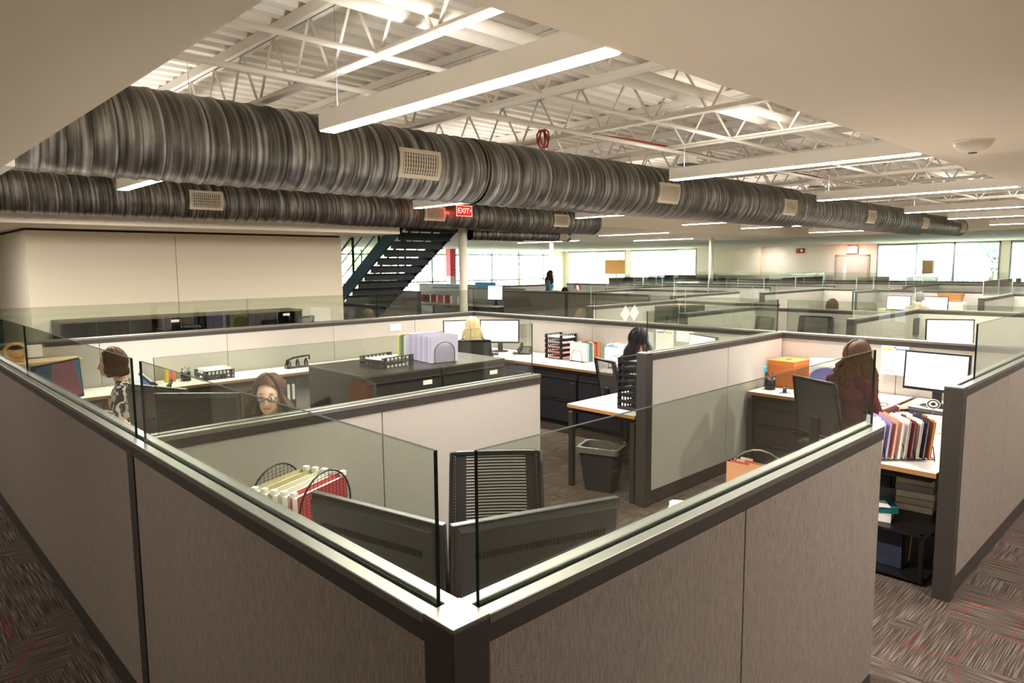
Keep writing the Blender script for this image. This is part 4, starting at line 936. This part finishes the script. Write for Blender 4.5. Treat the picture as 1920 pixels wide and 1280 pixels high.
t = thing('desk_clock','small white desk clock by the brown-haired woman\'s keyboard','clock',(1.33,6.02,DH),aim(.1,-1)); MB().box(-.02,.02,-.07,.07,0,.06).build('case', M_PAPER, t, bevel=.006); MB().box(.0205,.022,-.045,-.005,.018,.044).build('display', M_PLASTIC, t); MB().box(.0205,.022,.01,.05,.018,.044).build('display', M_PLASTIC, t)
# yellow folders on the left desk, binders under the rear desk
rackfull('black wire rack with yellow folders beside the left aisle glass', (1.06,4.75,DH), aim(.25,-1), .4, [('3f6f8a','slate blue folder first in'),('e9c21c','bright yellow folder in'),('dfb81a','deep yellow folder in'),('4f7f94','teal folder in'),('f0cf3a','yellow folder in'),('ece8de','white folder in'),('f3efe6','plain white folder last in')], 'the rack by the aisle glass', w=.26, h=.27, tilt=.1)
for i,(c,nm,w) in enumerate((('e6e3dc','white ring binder with printed spine',.075),('dedad2','white ring binder with lined spine',.075),('1f3d2c','dark green ring binder',.055),('26272a','black ring binder',.055))):
    t = thing('ring_binder', nm+' under the long rear desk', 'binder', (3.42+sum((.08,.08,.06,.06)[:i]),7.6,0)); m = mat('binder_'+c,'#'+c,.5)
    MB().box(0,w,-.13,.13,0,.004).build('cover',m,t); MB().box(0,.004,-.13,.13,.36,.66).box(w-.004,w,-.13,.13,.36,.66).box(0,w,-.135,-.131,.36,.66).build('cover',m,t); MB().box(.006,w-.006,-.125,.12,.365,.65).build('pages',M_PAPER,t); MB().box(.012,w-.012,-.1365,-.135,.42,.6).build('spine_label',M_PAPER if i>1 else mat('grey_print','#9a9a9a',.7),t)
    MB().box(0,w,-.13,.13,.004,.36).build('stand',M_BLACKM,t)
# wood shelf with round ornament in the far left corner
t = thing('wall_shelf','pale wood shelf on the rear partition in the left corner','shelf',(.9,7.62,0)); MB().box(0,.72,0,.34,1.06,1.085).build('board', mat('pale_wood','#c2a377',.5,noise_amt=.1), t); MB().box(.02,.04,.1,.34,.9,1.06).box(.66,.68,.1,.34,.9,1.06).build('bracket', M_CHAR, t)
t = thing('round_ornament','round pale wooden ornament with dark cut-outs on the corner shelf','ornament',(1.1,7.76,1.085),-.15); m = mat('ornament_wood','#d0a35a',.5)
MB().tube([(.085*math.cos(a*PI/14),0,.1+.075*math.sin(a*PI/14)) for a in range(28)], .014, 8, closed=True).build('ring', m, t); MB().box(-.06,.06,-.025,.025,0,.018).build('foot', m, t); MB().ell((0,0,.075),(.05,.012,.04)).build('body', m, t); MB().ell((0,-.002,.14),(.045,.01,.022)).build('dark_cap', M_PLASTIC, t)
o = MB().box(-.07,.07,-.003,0,0,.12).build('notice_sheet', M_PAPER); o.location=(1.28,7.984,1.1); tag(o,'white sheet pinned above the corner shelf','notice')
# waste bin
t = thing('waste_bin','black plastic waste bin with liner under the white desk','waste bin',(4.64,3.70,0),.35)
def rr_(hx,hy,z,r=.04,n=5):
    out=[]
    for cx,cy,a0 in ((hx-r,hy-r,0),(-hx+r,hy-r,PI/2),(-hx+r,-hy+r,PI),(hx-r,-hy+r,1.5*PI)):
        for k in range(n): a=a0+PI/2*k/(n-1); out.append((cx+r*math.cos(a),cy+r*math.sin(a),z))
    return out
def loft(rings, m, name, parent, cap0=True, smooth=False):
    b = MB(); n=len(rings[0]); vs=[p for r in rings for p in r]; fs=[(i*n+k,i*n+(k+1)%n,(i+1)*n+(k+1)%n,(i+1)*n+k) for i in range(len(rings)-1) for k in range(n)]
    if cap0: fs.append(tuple(range(n))[::-1])
    b.add(vs,fs,0,smooth); return b.build(name,m,parent)
loft([rr_(.10,.13,0),rr_(.135,.175,.36),rr_(.15,.19,.365),rr_(.15,.19,.385),rr_(.128,.168,.385),rr_(.125,.165,.3),rr_(.095,.125,.012)], M_PLASTICM, 'bin', t)
loft([rr_(.152,.192,.34),rr_(.153,.193,.388),rr_(.124,.164,.389),rr_(.118,.158,.2),rr_(.09,.12,.04)], mat('liner','#5a574f',.25,trans=.0), 'liner', t, False)
# low shelf with books and papers under the doorway desk
t = thing('under_desk_shelf','low black wire shelf under the doorway desk','shelf',(4.95,1.42,0))
MB().box(-.42,.42,-.26,.26,.30,.315).build('shelf', M_BLACKM, t); MB().box(-.42,.42,-.26,.26,.02,.035).build('shelf', M_BLACKM, t)
for sx in (-.4,.4):
    for sy in (-.24,.24): MB().box(sx-.012,sx+.012,sy-.012,sy+.012,0,.315).build('leg', M_BLACKM, t)
bk = [('1d6a6a','teal hardback book on top of the pile on the low shelf',.26,.19,.045,4.72,1.52,.315),('cfc6b4','thick cream book under the teal one',.27,.2,.0,0,0,0)]
def book(label, loc, rz, w, d, h, c):
    t = thing('book', label, 'book', loc, rz); m = mat('cover_'+c,'#'+c,.5)
    MB().box(-w/2,w/2,-d/2,d/2,0,.003).box(-w/2,w/2,-d/2,d/2,h-.003,h).box(-w/2,-w/2+.003,-d/2,d/2,0,h).build('cover', m, t); MB().box(-w/2+.003,w/2-.005,-d/2+.005,d/2-.005,.003,h-.003).build('pages', mat('pages','#c9bfa8',.8), t)
book('thick white book at the bottom of the pile on the low shelf',(4.72,1.5,.316),.2,.24,.2,.05,'d8d2c4'); book('teal book lying on the thick white book',(4.73,1.49,.367),.5,.23,.19,.035,'1d6a6a'); papers('folded leaflet on the teal book',(4.66,1.5,.403),.6,2,h=.004,w=.14,d=.2)
for i in range(7): book(['cream paperback lowest in the tall stack on the low shelf','tan catalogue second in the tall stack','cream catalogue third in the tall stack','grey catalogue fourth in the tall stack','buff catalogue fifth in the tall stack','dark striped catalogue sixth in the tall stack','dark folded bag-like catalogue topping the tall stack'][i],(5.08,1.36,.316+i*.045),.1+.03*(i%3),.26,.22,.044,['d2c8b4','b9a98e','cfc4ae','8f877c','c4b598','4a4036','4f4632'][i])
for i in range(6):
    t = folder(['navy','plum','maroon','grey','rust','white'][i]+' file standing on the floor level of the low shelf',(4.64+i*.03,1.42,.036), 0,['1f2438','3f2c3c','4f2326','6f6a66','6a3526','d9d2c6'][i],.22,.24,th=.02,tilt=.04*i,tab=False)

# ------------------------------------------------------------------ office chairs
M_MESH = mat('chair_mesh','#34322f',.7); M_SEAT = mat('seat_cloth','#232120',.9,bump=.2)
def office_chair(label, loc, rz, back_top=1.05, group=None, slats=40, arms=True, w=.42, solid=False):
    """faces local +x; seat centre at loc"""
    t = thing('office_chair', label, 'office chair', loc, rz, group)
    b = MB()
    for k in range(5):
        a = 2*PI*k/5+.3; b.bar((.04*math.cos(a),.04*math.sin(a),.10),(.29*math.cos(a),.29*math.sin(a),.075),.045,.028)
    b.lathe([(.05,.07),(.05,.13),(.03,.14)],14); base = b.build('star_base', M_PLASTIC, t)
    for k in range(5):
        a = 2*PI*k/5+.3; x,y = .29*math.cos(a),.29*math.sin(a); MB().tube([(x-.022*math.sin(a),y+.022*math.cos(a),.03),(x+.022*math.sin(a),y-.022*math.cos(a),.03)],.03,12).build('caster', M_PLASTIC, base)
    MB().lathe([(.028,.12),(.028,.40)],14).build('gas_post', M_CHAR, t)
    loft([rr_(.2,.2,.41,.06),rr_(.235,.235,.43,.08),rr_(.24,.24,.465,.08),rr_(.215,.215,.485,.08),rr_(.1,.1,.488,.05)], M_SEAT, 'seat', t)
    H = back_top-.56; hw = w/2
    def P(u, v):  # u -1..1 across, v 0..1 up
        return (-.215-.09*v-.05*(1-u*u)*(.6-.4*v)+.03, u*hw*(1-.06*v), .56+H*v)
    fr = [P(-1,k/8) for k in range(9)]+[P(u/6,1.0) for u in range(-5,6)]+[P(1,1-k/8) for k in range(9)]+[P(u/6,0) for u in range(5,-6,-1)]
    bk = MB().tube(fr, .014, 8, closed=True).build('back_frame', M_PLASTIC, t)
    m = MB()
    for i in range(slats):
        v = (i+.5)/slats; hh = H/slats*(.49 if solid else .34)
        for j in range(6):
            u0, u1 = -1+2*j/6, -1+2*(j+1)/6; p0, p1 = Vector(P(u0,v)), Vector(P(u1,v)); m.add([p0-Vector((0,0,hh)),p1-Vector((0,0,hh)),p1+Vector((0,0,hh)),p0+Vector((0,0,hh))],[(0,1,2,3)])
    for u in (-.8,.8): 
        for i in range(8):
            p0,p1 = Vector(P(u-.18*(1 if u>0 else -1)*0-.12,i/8)),Vector(P(u-.12,(i+1)/8)); q0,q1=Vector(P(u+.12,i/8)),Vector(P(u+.12,(i+1)/8)); m.add([p0,q0,q1,p1],[(0,1,2,3)])
    m.build('back_mesh', M_MESH, bk)
    MB().bar((-.1,0,.40),(-.25,0,.44),.08,.03).bar((-.25,0,.43),(-.25,0,.72),.08,.025,up=(1,0,0)).build('spine', M_PLASTIC, t)
    if arms:
        for s in (-1,1): MB().tube([(-.05,s*.2,.42),(-.05,s*.27,.45),(-.03,s*.27,.66)],.016,8).build('arm_post', M_PLASTIC, t); MB().box(-.14,.12,s*.27-.04,s*.27+.04,.66,.69).build('arm_pad', M_PLASTICM, t, bevel=.01)
    return t
office_chair('empty black mesh-back chair behind the two near monitors', (1.90,2.06,0), aim(-.65,-.76), 1.10, arms=False)
office_chair('mesh-back chair behind the partition beside its twin, turned aside', (9.62,4.92,0), aim(-.9,.5), 1.15, arms=False)
office_chair('wide mesh-back chair squarely against the light partition', (10.1,4.22,0), aim(-1,-.1), 1.15, w=.5)
office_chair('black chair half hidden at the stair end of the dark cabinets', (5.4,10.9,0), 2.0, 1.12, arms=False)

# ------------------------------------------------------------------ people
def capsule(mb, p0, p1, r0, r1, n=12):
    p0 = Vector(p0); p1 = Vector(p1); d = (p1-p0).normalized()
    pts, rs = [], []
    for k in range(4): a = PI/2*k/4; pts.append(p0-d*r0*math.cos(a)); rs.append(max(.001, r0*math.sin(a)))
    for k in range(5): t = k/4; pts.append(p0.lerp(p1, t)); rs.append(r0+(r1-r0)*t)
    for k in range(1,5): a = PI/2*k/4; pts.append(p1+d*r1*math.sin(a)); rs.append(max(.001, r1*math.cos(a)))
    mb.tube(pts, rs, n)
def remesh(mb, voxel, smooth=4):
    me = mb.mesh('tmp', M_SKIN); o = bpy.data.objects.new('tmp', me); COL.objects.link(o)
    r = o.modifiers.new('r','REMESH'); r.mode = 'VOXEL'; r.voxel_size = voxel
    s = o.modifiers.new('s','SMOOTH'); s.iterations = smooth; s.factor = .5
    dg = bpy.context.evaluated_depsgraph_get(); dg.update()
    out = bpy.data.meshes.new_from_object(o.evaluated_get(dg)); bpy.data.objects.remove(o); return out
def person(label, loc, rz, top, hair, style, lean=.1, hands=((.42,-.16,.78),(.42,.16,.78)), head_yaw=0, head_pitch=0, trousers='2a2a30', glasses=False, scale=1.0, stand=False, pattern=False, voxel=.011, group=None, length=.3, wavy=0, face=True, sleeve=.0, elbow_out=.06):
    t = thing('person', label, 'person', loc, rz, group); t.scale = (scale,)*3
    up = .46 if stand else 0
    def U(p): return Vector((p[0]+lean*(p[2]-.55), p[1], p[2]+up))     # upper body leans from the hips
    hc = U((.045,0,1.18)); HR = Matrix.Rotation(head_yaw,3,'Z') @ Matrix.Rotation(head_pitch,3,'Y')
    def Hd(p): return hc + HR @ Vector(p)
    mb = MB()
    mb.ell(U((-.02,0,.57)), (.145,.175,.11)); mb.ell(U((-.005,0,.70)), (.115,.15,.15)); mb.ell(U((0,0,.88)), (.115,.16,.15)); mb.ell(U((.035,0,.86)), (.10,.14,.09))
    capsule(mb, U((-.01,-.135,.985)), U((-.01,.135,.985)), .058, .058); capsule(mb, U((-.005,-.06,1.02)), U((-.005,.06,1.02)), .05, .05)
    capsule(mb, U((-.005,0,1.0)), U((.025,0,1.13)), .052, .048)
    M4 = Matrix.Translation(hc) @ HR.to_4x4()
    mb.ell((-.005,0,.02), (.092,.074,.10), 20, 14, 0, M4); mb.ell((.035,0,-.045), (.058,.054,.062), 16, 10, 0, M4); mb.ell((.06,0,-.075), (.032,.032,.028), 12, 8, 0, M4)
    capsule(mb, Hd((.086,0,.012)), Hd((.102,0,-.028)), .009, .014, 8)
    for s in (-1,1): mb.ell((-.008,s*.075,-.005), (.018,.010,.03), 10, 8, 0, M4)
    wr = []
    for s, h in zip((-1,1), hands):
        sh = U((-.01,s*.185,.975)); w = Vector(h)+Vector((0,0,up)); mid = (sh+w)/2; d = (w-sh).length; bend = math.sqrt(max(.0009, .272**2-(d/2)**2)) if d < .54 else .03
        el = mid+Vector((-.35*bend, s*elbow_out*bend*6*.5, -.85*bend))
        capsule(mb, sh, el, .052, .042); capsule(mb, el, w, .043, .029); wr.append((el, w, s))
        dr = (w-el).normalized(); dr.z *= .3; dr.normalize(); mb.ell((0,0,0), (.045,.037,.016), 12, 8, 0, Matrix.Translation(w+dr*.045) @ dr.to_track_quat('X','Z').to_matrix().to_4x4())
    if stand:
        for s in (-1,1): capsule(mb, (0,s*.09,.98), (.01,s*.095,.52), .088, .06); capsule(mb, (.01,s*.095,.52), (-.01,s*.10,.09), .058, .04); capsule(mb, (-.02,s*.1,.045), (.13,s*.12,.035), .045, .033)
    else:
        for s in (-1,1): capsule(mb, (0,s*.09,.555), (.40,s*.10,.53), .088, .065); capsule(mb, (.40,s*.10,.53), (.36,s*.11,.10), .06, .042); capsule(mb, (.35,s*.11,.046), (.48,s*.12,.036), .045, .034)
    me = remesh(mb, voxel)
    fm = MB()
    for el, w, s in wr:                                            # four fingers and a thumb on each hand
        dr = (w-el).normalized(); dr.z *= .3; dr.normalize(); sd = Vector((0,0,1)).cross(dr).normalized()
        for k, L in enumerate((.062,.072,.068,.052)):
            b = w+dr*.075+sd*((k-1.5)*.0185)*(-s); q = b+dr*L*.55+Vector((0,0,-.006)); e = q+dr*L*.4+Vector((0,0,-.02)); fm.tube([b-dr*.02,b,q,e], [.0085,.0085,.0078,.0055], 7)
        b = w+dr*.03+sd*.03*s; fm.tube([b-sd*.012*s,b,b+dr*.03+sd*.018*s,b+dr*.055+sd*.012*s-Vector((0,0,.01))], [.011,.011,.0095,.006], 7)
    n0 = len(me.vertices); vs = [v.co[:] for v in me.vertices]+fm.v; fs = [tuple(p.vertices) for p in me.polygons]+[tuple(i+n0 for i in f) for f in fm.f]
    bpy.data.meshes.remove(me)
    body = bpy.data.meshes.new('body'); body.from_pydata(vs, [], fs)
    mt = pattern if pattern else mat('top_'+top, '#'+top, .9, bump=.3, bump_scale=120)
    for m in (M_SKIN, mt, mat('trousers_'+trousers, '#'+trousers, .9), M_PLASTICM, M_LIPS): body.materials.append(m)
    neck = U((0,0,1.045)).z; mi = []
    HRi = HR.transposed()
    for p in body.polygons:
        c = p.center
        if p.index >= len(fs)-len(fm.f): mi.append(0); continue
        if c.z > neck and (c-hc).length < .24:
            q = HRi @ (c-hc); mi.append(4 if (q.x > .072 and abs(q.y) < .022 and -.062 < q.z < -.047) else 0); continue
        hd = 1
        for el, w, s in wr:
            dr = (w-el).normalized()
            if (c-w).dot(dr) > -sleeve-.005 and (c-w).length < .13+sleeve: hd = 0
        if hd == 0: mi.append(0); continue
        if stand: mi.append(3 if c.z < .085 else 2 if c.z < .96 else 1)
        else: mi.append(3 if c.z < .085 else 2 if (c.z < .60 and (c.x > .12 or c.z < .56)) else 1)
    body.polygons.foreach_set('material_index', mi); body.polygons.foreach_set('use_smooth', [True]*len(mi)); body.update()
    o = bpy.data.objects.new('body', body); COL.objects.link(o); o.parent = t
    # face
    if face:
        for s in (-1,1):
            e = MB().ell((.074,s*.031,.012), (.010,.013,.008), 12, 8, 0, M4).build('eye', M_EYEW, t); MB().ell((.082,s*.031,.012), (.004,.0055,.0058), 10, 6, 0, M4).build('iris', M_EYEB, e)
            MB().tube([M4 @ Vector((.079,s*.014,.034)), M4 @ Vector((.081,s*.03,.040)), M4 @ Vector((.070,s*.048,.034))], [.002,.003,.0015], 6).build('eyebrow', mat('brow_'+hair,'#'+hair,.8), t)
    if glasses:
        b = MB()
        for s in (-1,1):
            b.tube([M4 @ Vector((.094,s*.033+.024*math.cos(a*PI/9),.010+.018*math.sin(a*PI/9))) for a in range(18)], .0022, 6, closed=True); b.tube([M4 @ Vector((.094,s*.057,.014)), M4 @ Vector((.02,s*.078,.012)), M4 @ Vector((-.01,s*.079,.0))], .002, 6)
        b.tube([M4 @ Vector((.094,-.009,.014)), M4 @ Vector((.098,0,.017)), M4 @ Vector((.094,.009,.014))], .002, 6)
        g = b.build('glasses', M_PLASTIC, t)
    # hair: a cap over the skull and many locks
    hm = mat('hair_'+hair, '#'+hair, .6, spec=.2, noise_amt=.35, noise_scale=90); rnd = random.Random(label); hb = MB()
    def sk(az, el, k=1.0):   # point on the hair shell; az 0 = front
        return Vector((-.008+.104*k*math.cos(el)*math.cos(az), .088*k*math.cos(el)*math.sin(az), .026+.112*k*math.sin(el)))
    rows = []; nu, nv = 32, 12
    for j in range(nv+1):
        for i in range(nu):
            az = 2*PI*i/nu; f = (1+math.cos(az))/2
            lo = -.75+1.45*(f**1.3); el = PI/2-(PI/2-lo)*j/nv; rows.append(M4 @ sk(az, el))
    hb.add(rows, [(j*nu+i, (j+1)*nu+i, (j+1)*nu+(i+1)%nu, j*nu+(i+1)%nu) for j in range(nv) for i in range(nu)], 0, True)
    N = {'long':170,'bob':150,'short':70,'bun':70}[style]
    for k in range(N):
        az = rnd.uniform(-PI, PI)
        if abs(az) < 1.08 and style != 'bun': az = math.copysign(rnd.uniform(1.08,1.6), az)
        pts = []; top_el = PI/2-rnd.uniform(.02,.3); kk = rnd.uniform(1.0,1.06)
        endel = {'long':-.35,'bob':-.5,'short':-.35,'bun':.1}[style]
        if abs(az) < 1.2: endel = min(.1, endel+.25)
        for j in range(6): pts.append(M4 @ sk(az*(.75+.25*j/5), top_el+(endel-top_el)*j/5, kk))
        hang = {'long':length,'bob':.07,'short':.015,'bun':0}[style]*rnd.uniform(.8,1.05)
        if hang:
            p = pts[-1].copy(); out = HR @ Vector((math.cos(az), math.sin(az), 0)); ph = rnd.uniform(0,6)
            if abs(az) > 1.9: out = HR @ Vector((-1, math.sin(az)*.5, 0)); 
            n = 7
            for j in range(1,n+1):
                f = j/n; w = wavy*math.sin(f*11+ph); back = .055*min(1, f*2.2) if style == 'long' else (.012*math.sin(f*PI))
                pts.append(p+Vector((0,0,-hang*f))+out*(back+w)+HR @ Vector((0,w*.8,0)))
        r = rnd.uniform(.0075,.0125)*(1.15 if wavy else 1); rs = [r*.6]+[r]*(len(pts)-2)+[r*.25]
        hb.tube(pts, rs, 5)
    if style == 'bun': hb.ell((-.1,0,.06), (.04,.045,.04), 14, 10, 0, M4)
    hb.build('hair', hm, t)
    return t
def floral():
    m = bpy.data.materials.new('floral_blouse'); m.use_nodes = True; nt = m.node_tree; L = nt.links.new; b = nt.nodes['Principled BSDF']; b.inputs['Roughness'].default_value = .9
    tc = nt.nodes.new('ShaderNodeTexCoord'); w = nt.nodes.new('ShaderNodeTexWave'); w.inputs['Scale'].default_value = 4; w.inputs['Distortion'].default_value = 14; w.inputs['Detail Scale'].default_value = 2.2; L(tc.outputs['Object'], w.inputs[0])
    cr = nt.nodes.new('ShaderNodeValToRGB'); cr.color_ramp.interpolation = 'CONSTANT'; L(w.outputs['Fac'], cr.inputs[0]); cr.color_ramp.elements[0].color = lin('#17161a'); cr.color_ramp.elements[1].position = .55; cr.color_ramp.elements[1].color = lin('#d8cfc0'); L(cr.outputs[0], b.inputs['Base Color']); return m
person('woman with brown bobbed hair in a black and cream floral blouse at the left desk', (1.66,6.32,0), aim(-.93,.36), '202024', '48301c', 'bob', .12, ((.30,-.12,.765),(.30,.16,.765)), pattern=floral(), scale=.985, sleeve=.10)
person('woman with brown hair and dark-rimmed glasses looking at her screen behind the inner glass', (1.90,4.08,0), aim(-.88,-.47), '4a3f3c', '3a2413', 'long', .06, ((.36,-.14,.765),(.36,.14,.765)), head_yaw=.42, head_pitch=.12, glasses=True, scale=.985, voxel=.009, length=.2)
person('woman with long blonde hair in a black top, seen from behind at two monitors', (5.78,6.72,0), aim(.62,.78), '24221f', 'e3cd9c', 'long', .10, ((.42,-.26,.765),(.42,.16,.765)), scale=.97, length=.24, face=False)
person('woman with long straight black hair in a dark top, turned toward her screen', (5.70,4.17,0), aim(.93,-.37), '2a2220', '17110f', 'long', .08, ((.40,-.12,.765),(.40,.14,.765)), scale=.99, length=.22)
person('woman with long curly brown hair in a maroon sweater, typing at a bright monitor', (5.80,2.12,0), aim(.90,-.42), '4d1720', '4e3520', 'long', .12, ((.40,-.14,.765),(.40,.10,.765)), scale=1.0, length=.42, wavy=.03)
office_chair('black chair under the brown-haired woman in the floral blouse', (1.68,6.31,0), aim(-.93,.36), .98, arms=False)
office_chair('black chair under the woman in glasses', (1.93,4.10,0), aim(-.88,-.47), .98, arms=False)
office_chair('black chair under the blonde woman', (5.75,6.68,0), aim(.62,.78), 1.02, solid=True, arms=False)
office_chair('black chair under the black-haired woman', (5.66,4.18,0), aim(.93,-.37), 1.0, arms=False)
office_chair('wide black chair under the woman in maroon', (5.76,2.14,0), aim(.90,-.42), 1.02, w=.48, solid=True, arms=False)
# people in the rear desks
person('person in a teal jacket with dark hair standing among the rear desks', (15.0,13.97,0), aim(.6,-.75), '3f6a73', '3a1f1c', 'long', .0, ((.22,-.22,.62),(.25,.2,.70)), stand=True, voxel=.014, scale=1.0, length=.25)
person('person with short dark hair seated beyond the taupe partition, face turned this way', (17.6,15.1,0), aim(-.8,-.5), '3a4a5a', '2b1d18', 'short', .05, voxel=.014)
person('person with very dark hair seated close behind the taupe partition', (14.3,12.72,0), aim(.7,.7), '3a3a40', '1d1512', 'short', .05, voxel=.014, face=False)
person('person with brown hair seated behind the far light partition', (12.3,4.76,0), aim(.8,.5), '5a5048', '4a3222', 'short', .05, voxel=.014, face=False)
person('grey-haired person in a beige top facing two far monitors', (16.2,4.55,0), aim(.95,-.1), 'b9a68c', '7a7a70', 'short', .05, voxel=.014, face=False)

# ------------------------------------------------------------------ rear desks
rearm = 'monitors on the rear desks'
worktop('pale rear desk with the lone bright monitor', 9.2, 11.4, 1.9, 2.7, LL); monitor('lone bright monitor with blue header on the rear desk behind the maroon cubicle', (10.3,2.5,DH), aim(-.85,-.5), .56, .34, .47, S_DOC)
worktop('pale rear desk under the dark monitor backs', 9.2, 11.5, 6.7, 7.4, LL)
monitor('dark monitor back beside the white diamond notes', (10.75,7.1,DH), aim(.3,.95), .54, .34, .46, body=M_GREYPL); monitor('dark monitor back right of the one by the diamond notes', (11.2,6.85,DH), aim(.5,.86), .5, .34, .46, body=M_GREYPL)
worktop('pale rear desk of the grey-haired person', 16.7, 17.5, 4.0, 5.6, LL); monitor('bright far monitor left of the grey-haired person', (17.0,5.15,DH), aim(-1,0), .5, .33, .46, S_DOC); monitor('wide bright far monitor right of the grey-haired person', (17.05,4.5,DH), aim(-1,0), .62, .33, .46, S_DOC)
t = thing('tissue_box','yellow box on the far desk beside the dark post','box',(17.2,5.45,DH)); MB().box(-.16,.16,-.13,.13,0,.1).build('carton',mat('yellow_box','#d8cf3f',.6),t,bevel=.004); MB().box(-.17,.17,-.14,.14,.1,.15).build('lid',mat('yellow_lid','#e6dc55',.6),t,bevel=.004); MB().ell((0,0,.15),(.05,.03,.004)).build('slot',M_DARK,t)
worktop('white desk beyond the stairs with red folders', 13.6, 14.5, 14.7, 18.9, LL)
for i, (c, nm) in enumerate((('c8304a','crimson folder'),('e06a80','pink folder'),('d8405a','rose red folder'),('f0e4e2','blush white folder'),('f3eeec','white folder'))): folder(nm+' on the desk beyond the stairs', (14.15,18.4-i*.36,DH), PI/2, c, .34, .26, th=.10, tab=False)
rackfull('black wire rack at the end of the red folder desk', (14.1,18.75,DH), PI/2, .3, [('5a2a38','dark plum folder in'),('c94860','red folder in')], 'the rack beyond the stairs')
monitor('bright monitor seen past the white column beyond the stairs', (14.2,15.45,DH), aim(-.9,-.4), .5, .45, .60, S_DOC)
cabinet('pedestal_cabinet','dark blue cabinet under the desk past the white column',13.7,14.4,14.75,15.6,DH-.075,'-x',1,2,M_NAVY,M_NAVY)
# white diamond notes
for k, x in enumerate((9.93,10.2)):
    t = thing('diamond_note', ['left white diamond-shaped paper note on the light partition','right white diamond-shaped paper note on the light partition'][k], 'notice', (x,7.424,.93)); MB().prism([(0,0),(.15,.14),(.02,.29),(-.14,.14)], -.004,0,'y').build('sheet',M_PAPER,t); MB().lathe([(.006,0),(.006,.006)],8).build('pin',M_CAP,t,loc=(.015,-.004,.27),rot=(PI/2,0,0))
# framed panel, box and lamp-like shade on rear partitions
o = MB().box(-.1,.1,-.02,0,0,.24).build('notice_sheet', mat('grey_sheet','#4a4644',.6)); o.location=(11.38,3.2,.88); tag(o,'small dark grey panel leaning in the corner by the lone monitor','notice')
t = thing('storage_basket','brown wicker basket on a far partition shelf','basket',(18.9,4.6,0)); loft([rr_(.14,.22,1.0,.05),rr_(.17,.26,1.2,.05),rr_(.16,.25,1.2,.05),rr_(.13,.21,1.02,.05)], mat('wicker','#a3703f',.8,noise_amt=.4,noise_scale=60), 'basket', t); MB().box(-.2,.2,-.3,.3,0,1.0).build('stand',M_WHITE,t)
t = thing('desk_lamp','round lit lampshade with dark top among the far desks','lamp',(12.0,6.05,0)); MB().lathe([(.2,1.12),(.22,1.2),(.2,1.22),(.0,1.22)],24).build('shade',mat('lamp_brown','#5a4a38',.6),t); MB().lathe([(0,1.118),(.18,1.118)],24).build('glow',mat('lamp_glow','#fff2dc',.5,emit='#ffe9c8',estr=2.0),t); MB().lathe([(.02,0),(.02,1.12)],10).build('stem',M_CHAR,t); MB().lathe([(.14,0),(.14,.02)],18).build('foot',M_CHAR,t)
for x,y,lab in ((23.5,14.6,'low white storage unit near the shaded windows'),(33.5,9.4,'white cabinet in front of the far window beside the brown box')):
    cabinet('storage_unit',lab,x,x+.5,y-.5,y+.5,1.25,'-x',2,3,M_WHITE,M_WHITE)
t = thing('easel_board','orange display board standing before the shaded windows','display board',(34.0,26.2,0)); MB().box(-.01,.01,-.75,.75,1.35,2.2).build('board',mat('orange_board','#f0a050',.7),t); MB().tube([(0,-.1,0),(0,-.1,1.4)],.03,8).tube([(.3,-.1,0),(0,-.1,1.2)],.03,8).build('stand',mat('stand_wood','#c99a6a',.6),t)
t = thing('brown_box','tall brown box on the white cabinet by the far window','box',(33.7,9.12,1.25)); MB().box(-.15,.15,-.2,.2,0,.75).build('carton',mat('brown_card','#eab48a',.7),t,bevel=.005); MB().box(-.155,.155,-.205,.205,.7,.76).build('lid',mat('brown_card2','#efc09a',.7),t)
# blue water bottles crate on the partition beyond the stairs
t = thing('blue_crate','blue plastic crate on top of the partition beyond the stairs','crate',(14.6,16.35,PH)); loft([rr_(.1,.35,0,.03),rr_(.12,.4,.16,.03),rr_(.11,.39,.16,.03),rr_(.09,.34,.015,.03)], mat('crate_blue','#3f86b8',.5), 'crate', t)
